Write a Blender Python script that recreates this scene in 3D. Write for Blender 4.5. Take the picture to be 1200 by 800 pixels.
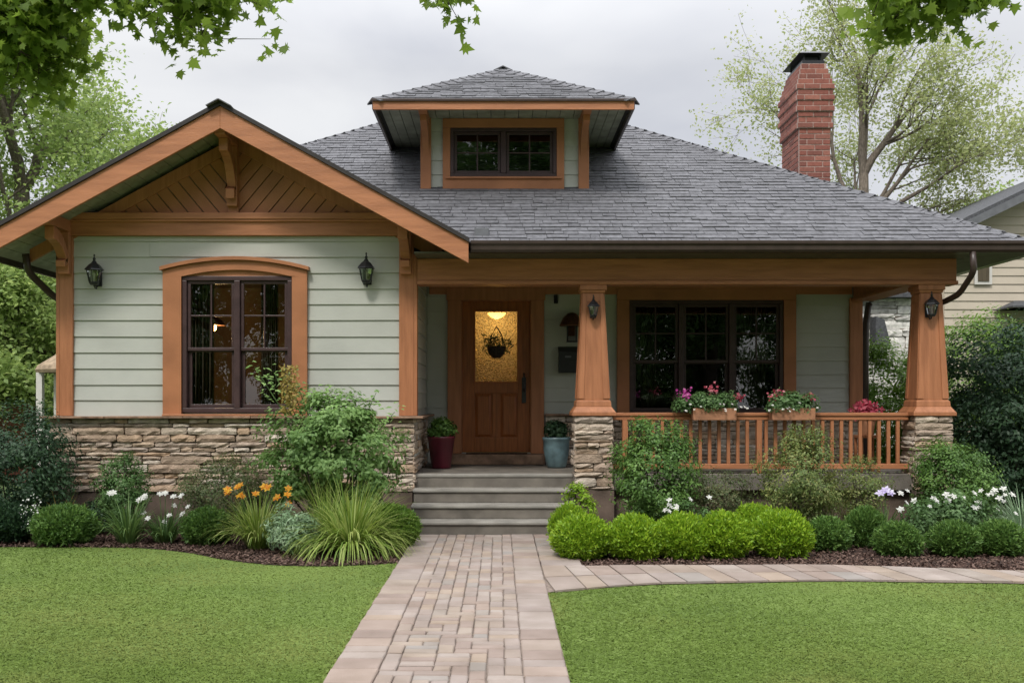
import bpy, math, random
import numpy as np
from mathutils import Vector
R = math.radians
random.seed(7)
for o in list(bpy.data.objects): bpy.data.objects.remove(o)
scn = bpy.context.scene
COL = scn.collection

# ------------------------------------------------------------------ camera
EYE = 1.43; F = 1230.0
cd = bpy.data.cameras.new('camera'); cam = bpy.data.objects.new('camera', cd); COL.objects.link(cam)
cam.location = (0, 0, EYE); cam.rotation_euler = (R(90), 0, 0)
cd.sensor_width = 36; cd.lens = 36 * F / 1200; cd.shift_x = 15 / 1200; cd.shift_y = 70 / 1200
cd.clip_start = 0.1; cd.clip_end = 1500
scn.camera = cam
def wx(px, d): return (px - 585) * d / F
def wz(py, d): return EYE + (470 - py) * d / F
def gd(py): return EYE * F / (py - 470)          # ground distance of a picture row

# ------------------------------------------------------------------ world
SUN_EL, SUN_AZ = 52, 200      # azimuth measured from +Y clockwise: sun stands behind the viewer
w = bpy.data.worlds.new('World'); scn.world = w; w.use_nodes = True
nt = w.node_tree; nt.nodes.clear(); N = nt.nodes.new; L = nt.links.new
out = N('ShaderNodeOutputWorld')
sky = N('ShaderNodeTexSky'); sky.sky_type = 'NISHITA'; sky.sun_disc = False
sky.sun_elevation = R(SUN_EL); sky.sun_rotation = R(SUN_AZ); sky.air_density = 1.2; sky.dust_density = 2.0
bg1 = N('ShaderNodeBackground'); bg1.inputs[1].default_value = 0.1; L(sky.outputs[0], bg1.inputs[0])
tc = N('ShaderNodeTexCoord'); sep = N('ShaderNodeSeparateXYZ'); L(tc.outputs['Generated'], sep.inputs[0])
mp = N('ShaderNodeMapping'); mp.inputs['Scale'].default_value = (1.0, 1.0, 2.6); mp.inputs['Location'].default_value = (0.35, 0.2, 0.1)
L(tc.outputs['Generated'], mp.inputs[0])
nz = N('ShaderNodeTexNoise'); nz.inputs['Scale'].default_value = 2.2; nz.inputs['Detail'].default_value = 5; nz.inputs['Roughness'].default_value = 0.45
nz.inputs['Distortion'].default_value = 0.3
L(mp.outputs[0], nz.inputs['Vector'])
cr = N('ShaderNodeValToRGB'); cr.color_ramp.elements[0].position = 0.36; cr.color_ramp.elements[0].color = (0.60, 0.615, 0.67, 1)
cr.color_ramp.elements[1].position = 0.62; cr.color_ramp.elements[1].color = (0.86, 0.865, 0.88, 1)
L(nz.outputs[0], cr.inputs[0])
# overcast dome: brighter overhead than at the horizon
mr = N('ShaderNodeMapRange'); mr.inputs[1].default_value = 0.30; mr.inputs[2].default_value = 0.95
mr.inputs[3].default_value = 1.0; mr.inputs[4].default_value = 3.5; L(sep.outputs[2], mr.inputs[0])
bg2 = N('ShaderNodeBackground'); L(cr.outputs[0], bg2.inputs[0]); L(mr.outputs[0], bg2.inputs[1])
mx = N('ShaderNodeMixShader'); mx.inputs[0].default_value = 0.92
L(bg1.outputs[0], mx.inputs[1]); L(bg2.outputs[0], mx.inputs[2]); L(mx.outputs[0], out.inputs[0])

# ------------------------------------------------------------------ sun
sd = bpy.data.lights.new('sun', 'SUN'); so = bpy.data.objects.new('sun', sd); COL.objects.link(so)
sd.energy = 2.1; sd.angle = R(10); sd.color = (1.0, 0.95, 0.88)
az = R(SUN_AZ); el = R(SUN_EL)
sdir = Vector((math.sin(az) * math.cos(el), math.cos(az) * math.cos(el), math.sin(el)))
so.rotation_euler = (-sdir).to_track_quat('-Z', 'Y').to_euler(); so.location = (0, -5, 20)

scn.view_settings.view_transform = 'Standard'; scn.view_settings.look = 'None'
scn.view_settings.gamma = 1; scn.view_settings.use_curve_mapping = False
scn.view_settings.exposure = 0.08
scn.render.engine = 'CYCLES'
scn.cycles.max_bounces = 8; scn.cycles.transparent_max_bounces = 12

# ------------------------------------------------------------------ materials
def mat(name, col, rough=0.6, var=0.12, scale=6.0, bump=0.0, bscale=60.0, col2=None, island=0.0, spec=0.4,
        metallic=0.0, stretch=(1, 1, 1), island_cols=None, bdist=0.01):
    m = bpy.data.materials.new(name); m.use_nodes = True; t = m.node_tree; n = t.nodes; l = t.links
    b = n['Principled BSDF']; b.inputs['Roughness'].default_value = rough; b.inputs['Metallic'].default_value = metallic
    b.inputs['Specular IOR Level'].default_value = spec
    tc = n.new('ShaderNodeTexCoord'); mp = n.new('ShaderNodeMapping'); mp.inputs['Scale'].default_value = stretch
    l.new(tc.outputs['Object'], mp.inputs[0])
    nz = n.new('ShaderNodeTexNoise'); nz.inputs['Scale'].default_value = scale; nz.inputs['Detail'].default_value = 6
    l.new(mp.outputs[0], nz.inputs['Vector'])
    if col2 is None: col2 = tuple(c * (1 - 2.2 * var) for c in col)
    ramp = n.new('ShaderNodeValToRGB'); e = ramp.color_ramp.elements
    e[0].position = 0.3; e[0].color = (*col2, 1); e[1].position = 0.7; e[1].color = (*[min(1, c * (1 + var)) for c in col], 1)
    l.new(nz.outputs[0], ramp.inputs[0]); src = ramp.outputs[0]
    if island_cols:
        g = n.new('ShaderNodeNewGeometry'); r2 = n.new('ShaderNodeValToRGB'); r2.color_ramp.interpolation = 'LINEAR'
        els = r2.color_ramp.elements
        while len(els) < len(island_cols): els.new(0.5)
        for i, c in enumerate(island_cols):
            els[i].position = i / (len(island_cols) - 1); els[i].color = (*c, 1)
        l.new(g.outputs['Random Per Island'], r2.inputs[0])
        mm = n.new('ShaderNodeMix'); mm.data_type = 'RGBA'; mm.blend_type = 'MULTIPLY'; mm.inputs[0].default_value = 1
        l.new(src, mm.inputs[6]); l.new(r2.outputs[0], mm.inputs[7]); src = mm.outputs[2]
    elif island:
        g = n.new('ShaderNodeNewGeometry'); mr = n.new('ShaderNodeMapRange'); mr.inputs[3].default_value = 1 - island; mr.inputs[4].default_value = 1 + island
        l.new(g.outputs['Random Per Island'], mr.inputs[0])
        hs = n.new('ShaderNodeHueSaturation'); l.new(src, hs.inputs['Color']); l.new(mr.outputs[0], hs.inputs['Value']); src = hs.outputs[0]
    l.new(src, b.inputs['Base Color'])
    if bump:
        n2 = n.new('ShaderNodeTexNoise'); n2.inputs['Scale'].default_value = bscale; n2.inputs['Detail'].default_value = 5
        l.new(mp.outputs[0], n2.inputs['Vector'])
        bp = n.new('ShaderNodeBump'); bp.inputs['Strength'].default_value = bump; bp.inputs['Distance'].default_value = bdist
        l.new(n2.outputs[0], bp.inputs['Height']); l.new(bp.outputs[0], b.inputs['Normal'])
    return m
def leafmat(name, cols, trans=0.3, rough=0.5, spec=0.35):
    m = bpy.data.materials.new(name); m.use_nodes = True; t = m.node_tree; n = t.nodes; l = t.links
    b = n['Principled BSDF']; b.inputs['Roughness'].default_value = rough; b.inputs['Specular IOR Level'].default_value = spec
    a = n.new('ShaderNodeAttribute'); a.attribute_name = 'rnd'
    r = n.new('ShaderNodeValToRGB'); els = r.color_ramp.elements
    while len(els) < len(cols): els.new(0.5)
    for i, c in enumerate(cols): els[i].position = i / (len(cols) - 1); els[i].color = (*c, 1)
    l.new(a.outputs['Fac'], r.inputs[0]); l.new(r.outputs[0], b.inputs['Base Color'])
    tr = n.new('ShaderNodeBsdfTranslucent')
    hs = n.new('ShaderNodeHueSaturation'); hs.inputs['Value'].default_value = 1.3; hs.inputs['Hue'].default_value = 0.485
    l.new(r.outputs[0], hs.inputs['Color']); l.new(hs.outputs[0], tr.inputs[0])
    mx = n.new('ShaderNodeMixShader'); mx.inputs[0].default_value = trans
    l.new(b.outputs[0], mx.inputs[1]); l.new(tr.outputs[0], mx.inputs[2]); l.new(mx.outputs[0], n['Material Output'].inputs[0])
    return m
def glassmat(name, ior=2.1, tint=(0.85, 0.88, 0.86), rough=0.0, bump=0.0, bscale=6):
    m = bpy.data.materials.new(name); m.use_nodes = True; t = m.node_tree; n = t.nodes; l = t.links
    n.remove(n['Principled BSDF'])
    fr = n.new('ShaderNodeFresnel'); fr.inputs[0].default_value = ior
    gl = n.new('ShaderNodeBsdfGlossy'); gl.inputs['Roughness'].default_value = rough
    tr = n.new('ShaderNodeBsdfTransparent'); tr.inputs[0].default_value = (*tint, 1)
    tcn = n.new('ShaderNodeTexCoord'); nz = n.new('ShaderNodeTexNoise'); nz.inputs['Scale'].default_value = bscale
    l.new(tcn.outputs['Object'], nz.inputs['Vector'])
    bp = n.new('ShaderNodeBump'); bp.inputs['Strength'].default_value = bump or 0.012; bp.inputs['Distance'].default_value = 0.01
    l.new(nz.outputs[0], bp.inputs['Height']); l.new(bp.outputs[0], gl.inputs['Normal'])
    mx = n.new('ShaderNodeMixShader'); l.new(fr.outputs[0], mx.inputs[0]); l.new(tr.outputs[0], mx.inputs[1]); l.new(gl.outputs[0], mx.inputs[2])
    l.new(mx.outputs[0], n['Material Output'].inputs[0]); return m
def emis(name, col, s):
    m = bpy.data.materials.new(name); m.use_nodes = True; n = m.node_tree.nodes; b = n['Principled BSDF']
    nz = n.new('ShaderNodeTexNoise'); nz.inputs['Scale'].default_value = 3
    b.inputs['Base Color'].default_value = (*col, 1); b.inputs['Emission Color'].default_value = (*col, 1); b.inputs['Emission Strength'].default_value = s
    return m

M = {}
M['orange'] = mat('orange_paint', (0.41, 0.170, 0.078), 0.48, 0.10, 2.5, 0.25, 70, stretch=(1, 1, 1), spec=0.35)
M['orange_v'] = mat('orange_paint_upright', (0.41, 0.170, 0.078), 0.48, 0.10, 4.0, 0.35, 30, stretch=(5, 5, .5), col2=(0.315, 0.125, 0.055))
M['orange_h'] = mat('orange_paint_level', (0.41, 0.170, 0.078), 0.48, 0.10, 4.0, 0.35, 30, stretch=(.5, 5, 5), col2=(0.315, 0.125, 0.055))
M['siding'] = mat('sage_siding', (0.45, 0.46, 0.415), 0.6, 0.06, 1.6, 0.15, 120, spec=0.3)
M['brown'] = mat('brown_frame', (0.06, 0.034, 0.034), 0.4, 0.1, 9, 0.05, 80)
M['door'] = mat('stained_wood', (0.32, 0.098, 0.026), 0.38, 0.16, 5, 0.12, 60, stretch=(9, 9, 0.7))
M['gutter'] = mat('gutter_metal', (0.06, 0.042, 0.036), 0.35, 0.1, 8)
M['soffit'] = mat('soffit_paint', (0.30, 0.31, 0.24), 0.6, 0.15, 6, 0.15, 40)
M['stone'] = mat('ledge_stone', (1, 1, 1), 0.85, 0.12, 14, 0.7, 55, col2=(0.62, 0.60, 0.58),
                 island_cols=[(0.52, 0.40, 0.29), (0.38, 0.28, 0.20), (0.60, 0.50, 0.40), (0.45, 0.36, 0.29), (0.54, 0.38, 0.25), (0.70, 0.62, 0.52), (0.40, 0.33, 0.27), (0.56, 0.45, 0.34)], bdist=0.02)
M['mortar'] = mat('mortar', (0.20, 0.16, 0.12), 0.95, 0.15, 20, 0.5, 60)
M['ledge'] = mat('ledge_cap', (0.30, 0.185, 0.12), 0.8, 0.25, 8, 0.5, 50)
M['concrete'] = mat('grey_concrete', (0.175, 0.155, 0.13), 0.8, 0.18, 4, 0.35, 90)
M['nosing'] = mat('lit_concrete_edge', (0.27, 0.255, 0.225), 0.75, 0.12, 5, 0.3, 90)  # lighter than the risers: light caught on the nosings put into the colour
M['foundation'] = mat('foundation_render', (0.15, 0.11, 0.085), 0.9, 0.2, 5, 0.4, 40)
M['shingle'] = mat('asphalt_shingle', (0.142, 0.143, 0.155), 0.7, 0.16, 18, 0.6, 260, island=0.13, spec=0.35)
M['shingle_deck'] = mat('roof_deck', (0.035, 0.033, 0.033), 0.9, 0.1, 10)
M['roof_edge'] = mat('roof_drip_edge', (0.03, 0.026, 0.025), 0.5, 0.1, 10)
M['brick'] = mat('chimney_brick', (1, 1, 1), 0.85, 0.1, 30, 0.4, 90, col2=(0.75, 0.72, 0.7),
                 island_cols=[(0.31, 0.115, 0.085), (0.25, 0.088, 0.066), (0.36, 0.15, 0.11), (0.20, 0.075, 0.058), (0.32, 0.12, 0.088)])
M['brickmortar'] = mat('brick_mortar', (0.42, 0.30, 0.26), 0.95, 0.15, 30)
M['black'] = mat('black_metal', (0.018, 0.019, 0.022), 0.35, 0.1, 20, spec=0.5)
M['flash'] = mat('lead_flashing', (0.13, 0.135, 0.145), 0.5, 0.1, 8)
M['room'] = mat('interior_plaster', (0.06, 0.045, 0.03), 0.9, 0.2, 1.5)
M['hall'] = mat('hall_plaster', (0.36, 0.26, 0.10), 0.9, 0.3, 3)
M['curtain'] = mat('curtain_cloth', (0.10, 0.08, 0.05), 0.9, 0.15, 6, stretch=(8, 1, .5))
M['glass'] = glassmat('window_glass', 2.15)
M['lampglass'] = glassmat('lantern_glass', 1.8, (0.75, 0.78, 0.78), 0.05)
M['paver'] = mat('pink_paver', (1, 1, 1), 0.85, 0.08, 3.5, 0.5, 120, col2=(0.72, 0.70, 0.67),
                 island_cols=[(0.36, 0.285, 0.24), (0.28, 0.22, 0.19), (0.37, 0.315, 0.28), (0.30, 0.25, 0.225), (0.36, 0.285, 0.225), (0.29, 0.265, 0.245)])
M['joint'] = mat('joint_sand', (0.22, 0.175, 0.145), 0.95, 0.2, 30, 0.3, 100)
M['mulch'] = mat('mulch_soil', (0.06, 0.034, 0.025), 0.95, 0.3, 25, 0.9, 60, bdist=0.03)
M['lawn'] = mat('lawn_turf', (0.125, 0.18, 0.035), 0.95, 0.12, 0.9, 0.3, 150, col2=(0.092, 0.145, 0.026))
M['ground'] = mat('distant_grass', (0.07, 0.11, 0.035), 0.95, 0.2, 0.5, 0.3, 20)
M['bark'] = mat('grey_bark', (0.20, 0.165, 0.13), 0.9, 0.25, 10, 0.8, 25, stretch=(4, 4, 1), bdist=0.03)
M['darkbark'] = mat('dark_bark', (0.075, 0.058, 0.045), 0.9, 0.25, 10, 0.8, 25, stretch=(4, 4, 1), bdist=0.03)
M['potred'] = mat('maroon_glaze', (0.115, 0.012, 0.025), 0.3, 0.15, 6, spec=0.6)
M['potblue'] = mat('blue_glaze', (0.17, 0.27, 0.30), 0.35, 0.25, 7, spec=0.6)
M['mat'] = mat('coir_mat', (0.07, 0.045, 0.03), 0.95, 0.3, 40, 0.8, 120)
M['terracotta'] = mat('cedar_planter', (0.36, 0.17, 0.09), 0.7, 0.15, 8, 0.2, 60)
M['beige'] = mat('beige_siding', (0.50, 0.44, 0.35), 0.7, 0.05, 2, 0.1, 60)
M['white'] = mat('white_paint', (0.6, 0.58, 0.54), 0.6, 0.06, 5)
M['greyroof'] = mat('neighbour_shingle', (0.085, 0.088, 0.095), 0.9, 0.2, 20, 0.5, 90)
M['straw'] = mat('straw_canopy', (0.32, 0.24, 0.16), 0.9, 0.2, 15, 0.5, 60)
M['redwall'] = mat('garden_brick', (0.25, 0.09, 0.06), 0.9, 0.2, 12, 0.4, 60)
M['wreath'] = mat('dark_wicker', (0.03, 0.02, 0.014), 0.8, 0.3, 40, 0.5, 90)
M['pinksoil'] = mat('potting_soil', (0.04, 0.028, 0.02), 0.95, 0.2, 40)
M['warm'] = emis('warm_bulb', (1.0, 0.60, 0.22), 14)
M['copper'] = mat('copper_hood', (0.16, 0.075, 0.04), 0.45, 0.25, 12, metallic=0.6)
# textured, frosted door glass
dg = bpy.data.materials.new('seeded_door_glass'); dg.use_nodes = True
_n = dg.node_tree.nodes; _l = dg.node_tree.links; _n.remove(_n['Principled BSDF'])
_tc = _n.new('ShaderNodeTexCoord'); _v = _n.new('ShaderNodeTexVoronoi'); _v.inputs['Scale'].default_value = 48; _l.new(_tc.outputs['Object'], _v.inputs['Vector'])
_b = _n.new('ShaderNodeBump'); _b.inputs['Strength'].default_value = 0.8; _b.inputs['Distance'].default_value = 0.02; _l.new(_v.outputs[0], _b.inputs['Height'])
_g = _n.new('ShaderNodeBsdfGlossy'); _g.inputs['Roughness'].default_value = 0.15; _l.new(_b.outputs[0], _g.inputs['Normal'])
_t = _n.new('ShaderNodeBsdfTranslucent'); _l.new(_b.outputs[0], _t.inputs['Normal'])
_r = _n.new('ShaderNodeValToRGB'); _r.color_ramp.elements[0].color = (0.16, 0.13, 0.05, 1); _r.color_ramp.elements[1].color = (0.70, 0.60, 0.30, 1); _r.color_ramp.elements[1].position = 0.5
_l.new(_v.outputs[0], _r.inputs[0]); _l.new(_r.outputs[0], _t.inputs[0])
_p = _n.new('ShaderNodeBsdfTransparent'); _p.inputs[0].default_value = (0.9, 0.8, 0.5, 1)
_m1 = _n.new('ShaderNodeMixShader'); _m1.inputs[0].default_value = 0.22; _l.new(_t.outputs[0], _m1.inputs[1]); _l.new(_p.outputs[0], _m1.inputs[2])
_m2 = _n.new('ShaderNodeMixShader'); _m2.inputs[0].default_value = 0.12; _l.new(_m1.outputs[0], _m2.inputs[1]); _l.new(_g.outputs[0], _m2.inputs[2])
_l.new(_m2.outputs[0], _n['Material Output'].inputs[0]); M['doorglass'] = dg

M['leaf_dark'] = leafmat('leaf_dark_green', [(0.018, 0.045, 0.022), (0.032, 0.075, 0.032), (0.06, 0.12, 0.05)], 0.2)
M['leaf_mid'] = leafmat('leaf_mid_green', [(0.05, 0.11, 0.028), (0.08, 0.165, 0.045), (0.14, 0.25, 0.075)], 0.3)
M['leaf_fresh'] = leafmat('leaf_fresh_green', [(0.065, 0.135, 0.04), (0.11, 0.21, 0.07), (0.19, 0.31, 0.12)], 0.35)
M['leaf_lime'] = leafmat('leaf_lime', [(0.12, 0.24, 0.012), (0.21, 0.37, 0.02), (0.36, 0.52, 0.04)], 0.3)
M['leaf_moss'] = leafmat('leaf_moss_green', [(0.055, 0.125, 0.026), (0.10, 0.20, 0.04), (0.18, 0.31, 0.07)], 0.25)
M['leaf_tuftgreen'] = leafmat('leaf_bright_green', [(0.08, 0.17, 0.02), (0.13, 0.24, 0.035), (0.20, 0.33, 0.055)], 0.3)
M['leaf_fresh2'] = leafmat('leaf_soft_green', [(0.09, 0.18, 0.045), (0.17, 0.30, 0.085), (0.30, 0.45, 0.16)], 0.35)
M['leaf_yellowish'] = leafmat('leaf_yellow_green', [(0.08, 0.14, 0.035), (0.16, 0.22, 0.06), (0.36, 0.36, 0.13)], 0.3)
M['leaf_red'] = leafmat('leaf_reddish', [(0.065, 0.105, 0.035), (0.10, 0.14, 0.05), (0.20, 0.16, 0.08)], 0.3)
M['leaf_silver'] = leafmat('leaf_silver', [(0.14, 0.24, 0.12), (0.23, 0.35, 0.19), (0.38, 0.50, 0.32)], 0.25)
M['leaf_grass'] = leafmat('blade_green_gold', [(0.12, 0.21, 0.03), (0.24, 0.34, 0.06), (0.46, 0.52, 0.18)], 0.3)
M['leaf_strap'] = leafmat('strap_leaf', [(0.05, 0.11, 0.03), (0.09, 0.17, 0.045), (0.15, 0.24, 0.07)], 0.3)
M['leaf_gold'] = leafmat('gold_blade', [(0.30, 0.23, 0.06), (0.38, 0.30, 0.08), (0.16, 0.20, 0.05)], 0.3)
M['leaf_tree'] = leafmat('leaf_tree', [(0.17, 0.26, 0.07), (0.26, 0.37, 0.11), (0.38, 0.48, 0.17)], 0.5)
M['leaf_spring'] = leafmat('leaf_spring', [(0.26, 0.33, 0.12), (0.36, 0.42, 0.18), (0.48, 0.50, 0.26)], 0.5)
M['leaf_maple'] = leafmat('leaf_maple', [(0.09, 0.16, 0.02), (0.15, 0.25, 0.035), (0.24, 0.35, 0.06)], 0.62)
M['turf'] = leafmat('turf_blade', [(0.088, 0.140, 0.026), (0.110, 0.166, 0.031), (0.19, 0.215, 0.06)], 0.08, 0.8, 0.1)
M['chips'] = leafmat('mulch_chip', [(0.06, 0.035, 0.028), (0.11, 0.07, 0.055), (0.19, 0.13, 0.105)], 0.0, 0.9, 0.1)
M['fl_white'] = leafmat('white_petal', [(0.62, 0.62, 0.58), (0.75, 0.75, 0.70), (0.82, 0.82, 0.76)], 0.3)
M['fl_orange'] = leafmat('orange_petal', [(0.70, 0.24, 0.02), (0.80, 0.38, 0.02), (0.82, 0.52, 0.05)], 0.3)
M['fl_pink'] = leafmat('magenta_petal', [(0.38, 0.03, 0.22), (0.50, 0.06, 0.32), (0.6, 0.2, 0.4)], 0.3)
M['fl_rose'] = leafmat('rose_petal', [(0.40, 0.04, 0.07), (0.5, 0.10, 0.14), (0.65, 0.32, 0.34)], 0.3)
M['fl_lilac'] = leafmat('lilac_petal', [(0.45, 0.38, 0.65), (0.6, 0.52, 0.75), (0.7, 0.66, 0.8)], 0.3)

# ------------------------------------------------------------------ mesh helpers
class MB:
    def __init__(s): s.v = []; s.f = []; s.m = []
    def add(s, vs, fs, m=0):
        k = len(s.v); s.v += [tuple(p) for p in vs]; s.f += [tuple(i + k for i in f) for f in fs]; s.m += [m] * len(fs); return s
    def box(s, x0, x1, y0, y1, z0, z1, m=0):
        v = [(x0, y0, z0), (x1, y0, z0), (x1, y1, z0), (x0, y1, z0), (x0, y0, z1), (x1, y0, z1), (x1, y1, z1), (x0, y1, z1)]
        return s.hexa(v, m)
    def hexa(s, v, m=0):
        return s.add(v, [(0, 3, 2, 1), (4, 5, 6, 7), (0, 1, 5, 4), (1, 2, 6, 5), (2, 3, 7, 6), (3, 0, 4, 7)], m)
    def ext(s, pts, vec, m=0):
        n = len(pts); v = list(pts) + [tuple(a + b for a, b in zip(p, vec)) for p in pts]
        fs = [tuple(range(n))[::-1], tuple(range(n, 2 * n))] + [(i, (i + 1) % n, n + (i + 1) % n, n + i) for i in range(n)]
        return s.add(v, fs, m)
    def tube(s, pts, rad, n=8, m=0, cap=True):
        pts = [Vector(p) for p in pts]
        if not hasattr(rad, '__len__'): rad = [rad] * len(pts)
        vs = []; up = Vector((0.31, 0.17, 0.93)).normalized()
        for i, p in enumerate(pts):
            t = (pts[min(i + 1, len(pts) - 1)] - pts[max(i - 1, 0)]).normalized()
            a = t.cross(up)
            if a.length < 0.1: a = t.cross(Vector((1, 0, 0)))
            a.normalize(); b = t.cross(a)
            for k in range(n):
                q = 2 * math.pi * k / n; vs.append(p + (a * math.cos(q) + b * math.sin(q)) * rad[i])
        fs = [(i * n + k, i * n + (k + 1) % n, (i + 1) * n + (k + 1) % n, (i + 1) * n + k) for i in range(len(pts) - 1) for k in range(n)]
        if cap: fs += [tuple(range(n))[::-1], tuple(range((len(pts) - 1) * n, len(pts) * n))]
        return s.add(vs, fs, m)
    def lathe(s, prof, n=24, c=(0, 0), m=0, phase=0.0):
        vs = [(c[0] + r * math.cos(phase + 2 * math.pi * k / n), c[1] + r * math.sin(phase + 2 * math.pi * k / n), z) for r, z in prof for k in range(n)]
        fs = [(i * n + k, i * n + (k + 1) % n, (i + 1) * n + (k + 1) % n, (i + 1) * n + k) for i in range(len(prof) - 1) for k in range(n)]
        fs += [tuple(range(n))[::-1], tuple(range((len(prof) - 1) * n, len(prof) * n))]
        return s.add(vs, fs, m)
    def build(s, name, mats, parent=None, org=(0, 0, 0), bevel=0.0, smooth=False, loc=None):
        if not isinstance(mats, (list, tuple)): mats = [mats]
        me = bpy.data.meshes.new(name)
        me.from_pydata([(p[0] - org[0], p[1] - org[1], p[2] - org[2]) for p in s.v], [], s.f)
        for m in mats: me.materials.append(m)
        if len(mats) > 1: me.polygons.foreach_set('material_index', s.m)
        if smooth: me.polygons.foreach_set('use_smooth', [True] * len(me.polygons))
        me.update()
        o = bpy.data.objects.new(name, me); COL.objects.link(o)
        if parent is not None: o.parent = parent
        if loc is not None: o.location = loc
        if bevel:
            md = o.modifiers.new('bevel', 'BEVEL'); md.width = bevel; md.segments = 2; md.limit_method = 'ANGLE'; md.angle_limit = R(40)
        return o

def soup(name, V, k, mat_, rnd, parent=None, loc=(0, 0, 0), kind=None):
    """V: (N,k,3) polygons -> one mesh object with a per-vertex float attribute 'rnd'."""
    n = V.shape[0]; me = bpy.data.meshes.new(name)
    me.vertices.add(n * k); me.vertices.foreach_set('co', V.reshape(-1).astype(np.float32))
    me.loops.add(n * k); me.loops.foreach_set('vertex_index', np.arange(n * k, dtype=np.int32))
    me.polygons.add(n); me.polygons.foreach_set('loop_start', np.arange(0, n * k, k, dtype=np.int32))
    try: me.polygons.foreach_set('loop_total', np.full(n, k, dtype=np.int32))
    except Exception: pass
    me.update(calc_edges=True)
    a = me.attributes.new('rnd', 'FLOAT', 'POINT'); a.data.foreach_set('value', np.repeat(np.clip(rnd, 0, 1), k).astype(np.float32))
    me.materials.append(mat_)
    o = bpy.data.objects.new(name, me); COL.objects.link(o); o.location = loc
    if parent is not None: o.parent = parent
    return o
def norm(a): return a / np.maximum(np.linalg.norm(a, axis=-1, keepdims=True), 1e-9)
def quads(P, Nn, ln, asp, rng, fold=0.25, along=None):
    """leaf-shaped folded quads at P with normals Nn"""
    n = len(P); Nn = norm(Nn)
    a = rng.normal(size=(n, 3)) if along is None else along + 0.35 * rng.normal(size=(n, 3))
    a = norm(a - Nn * np.sum(a * Nn, axis=1, keepdims=True)); b = np.cross(Nn, a)
    l = (ln * rng.uniform(0.65, 1.3, n))[:, None]; wd = l * asp * 0.5
    V = np.empty((n, 4, 3))
    V[:, 0] = P; V[:, 1] = P + a * l * 0.45 + b * wd + Nn * wd * fold; V[:, 2] = P + a * l - Nn * l * 0.12; V[:, 3] = P + a * l * 0.45 - b * wd + Nn * wd * fold
    return V
def clump_points(rng, n, r, clumps, rc, shell=0.55, zc=None, zmin=0.02, squash=1.0):
    """points of a lumpy ellipsoid resting on z=0"""
    rx, ry, rz = r; zc = rz * 0.9 if zc is None else zc
    d = norm(rng.normal(size=(clumps, 3))); rad = rng.uniform(shell, 0.92, clumps)[:, None]
    C = d * rad * np.array([rx, ry, rz]); C[:, 2] += zc
    C[:, 2] = np.maximum(C[:, 2], zmin + rc * 0.4)
    idx = rng.integers(0, clumps, n); q = norm(rng.normal(size=(n, 3))) * (rng.uniform(0.1, 1, n) ** 0.5)[:, None]
    rcs = rc * rng.uniform(0.6, 1.35, clumps)
    P = C[idx] + q * rcs[idx][:, None] * np.array([1, 1, squash])
    Nn = norm(q * 0.8 + norm((P - np.array([0, 0, zc])) / np.array([rx, ry, rz])) * 0.9 + np.array([0, 0, 0.6]) + 0.45 * rng.normal(size=(n, 3)))
    cr_ = rng.uniform(0, 1, clumps)[idx]
    keep = P[:, 2] > zmin
    return P[keep], Nn[keep], cr_[keep], C

def tag(o, label=None, cat=None, group=None, kind=None):
    if label: o['label'] = label
    if cat: o['category'] = cat
    if group: o['group'] = group
    if kind: o['kind'] = kind
    return o
def empty(name, loc, label, cat, group=None, rz=0):
    o = bpy.data.objects.new(name, None); COL.objects.link(o); o.location = loc; o.rotation_euler = (0, 0, rz); o.empty_display_size = 0.2
    return tag(o, label, cat, group)
def copy_tree(o, parent=None):
    c = o.copy(); COL.objects.link(c); c.parent = parent
    for ch in [x for x in bpy.data.objects if x.parent == o]: copy_tree(ch, c)
    return c

# ------------------------------------------------------------------ ground
def sheet(name, pts, z, m, kind='structure'):
    mb = MB(); mb.add([(x, y, z) for x, y in pts], [tuple(range(len(pts)))]); return tag(mb.build(name, m), kind=kind)
sheet('ground', [(-300, -200), (300, -200), (300, 500), (-300, 500)], -0.01, M['ground'])
PX0, PX1 = -0.89, 0.36
def left_edge(x):       # lawn / bed boundary, left of the path
    xs = [-14, -6.5, -4.6, -3.43, -2.85, -2.47, -2.0, -1.5, -1.05, -0.86]
    ys = [10.4, 10.35, 10.3, 10.25, 9.85, 9.45, 9.15, 9.08, 9.2, 9.3]
    return np.interp(x, xs, ys)
def walk_far(x): return np.interp(x, [0.3, 0.5, 1.5, 2.85, 4.4, 6.5, 12], [9.02, 9.02, 9.06, 9.085, 8.75, 8.4, 7.6])
def walk_near(x): return np.interp(x, [0.3, 0.4, 0.8, 1.14, 2.6, 4.1, 6.5, 12], [7.82, 7.84, 8.05, 8.18, 8.34, 8.22, 7.9, 7.1])
xsl = list(np.linspace(-14, -0.89, 40))
sheet('lawn', [(-14, -6), (PX0, -6)] + [(x, float(left_edge(x))) for x in reversed(xsl)], 0.0, M['lawn'])
xsr = list(np.linspace(0.36, 12, 40))
sheet('lawn', [(PX1, -6), (12, -6)] + [(x, float(walk_near(x))) for x in reversed(xsr)], 0.0, M['lawn'])
sheet('garden_bed', [(x, float(left_edge(x))) for x in xsl] + [(PX0, 12.2), (-14, 12.2)], 0.004, M['mulch'])
sheet('garden_bed', [(x, float(walk_far(x))) for x in xsr] + [(12, 12.6), (0.36, 12.6)], 0.004, M['mulch'])
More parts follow.
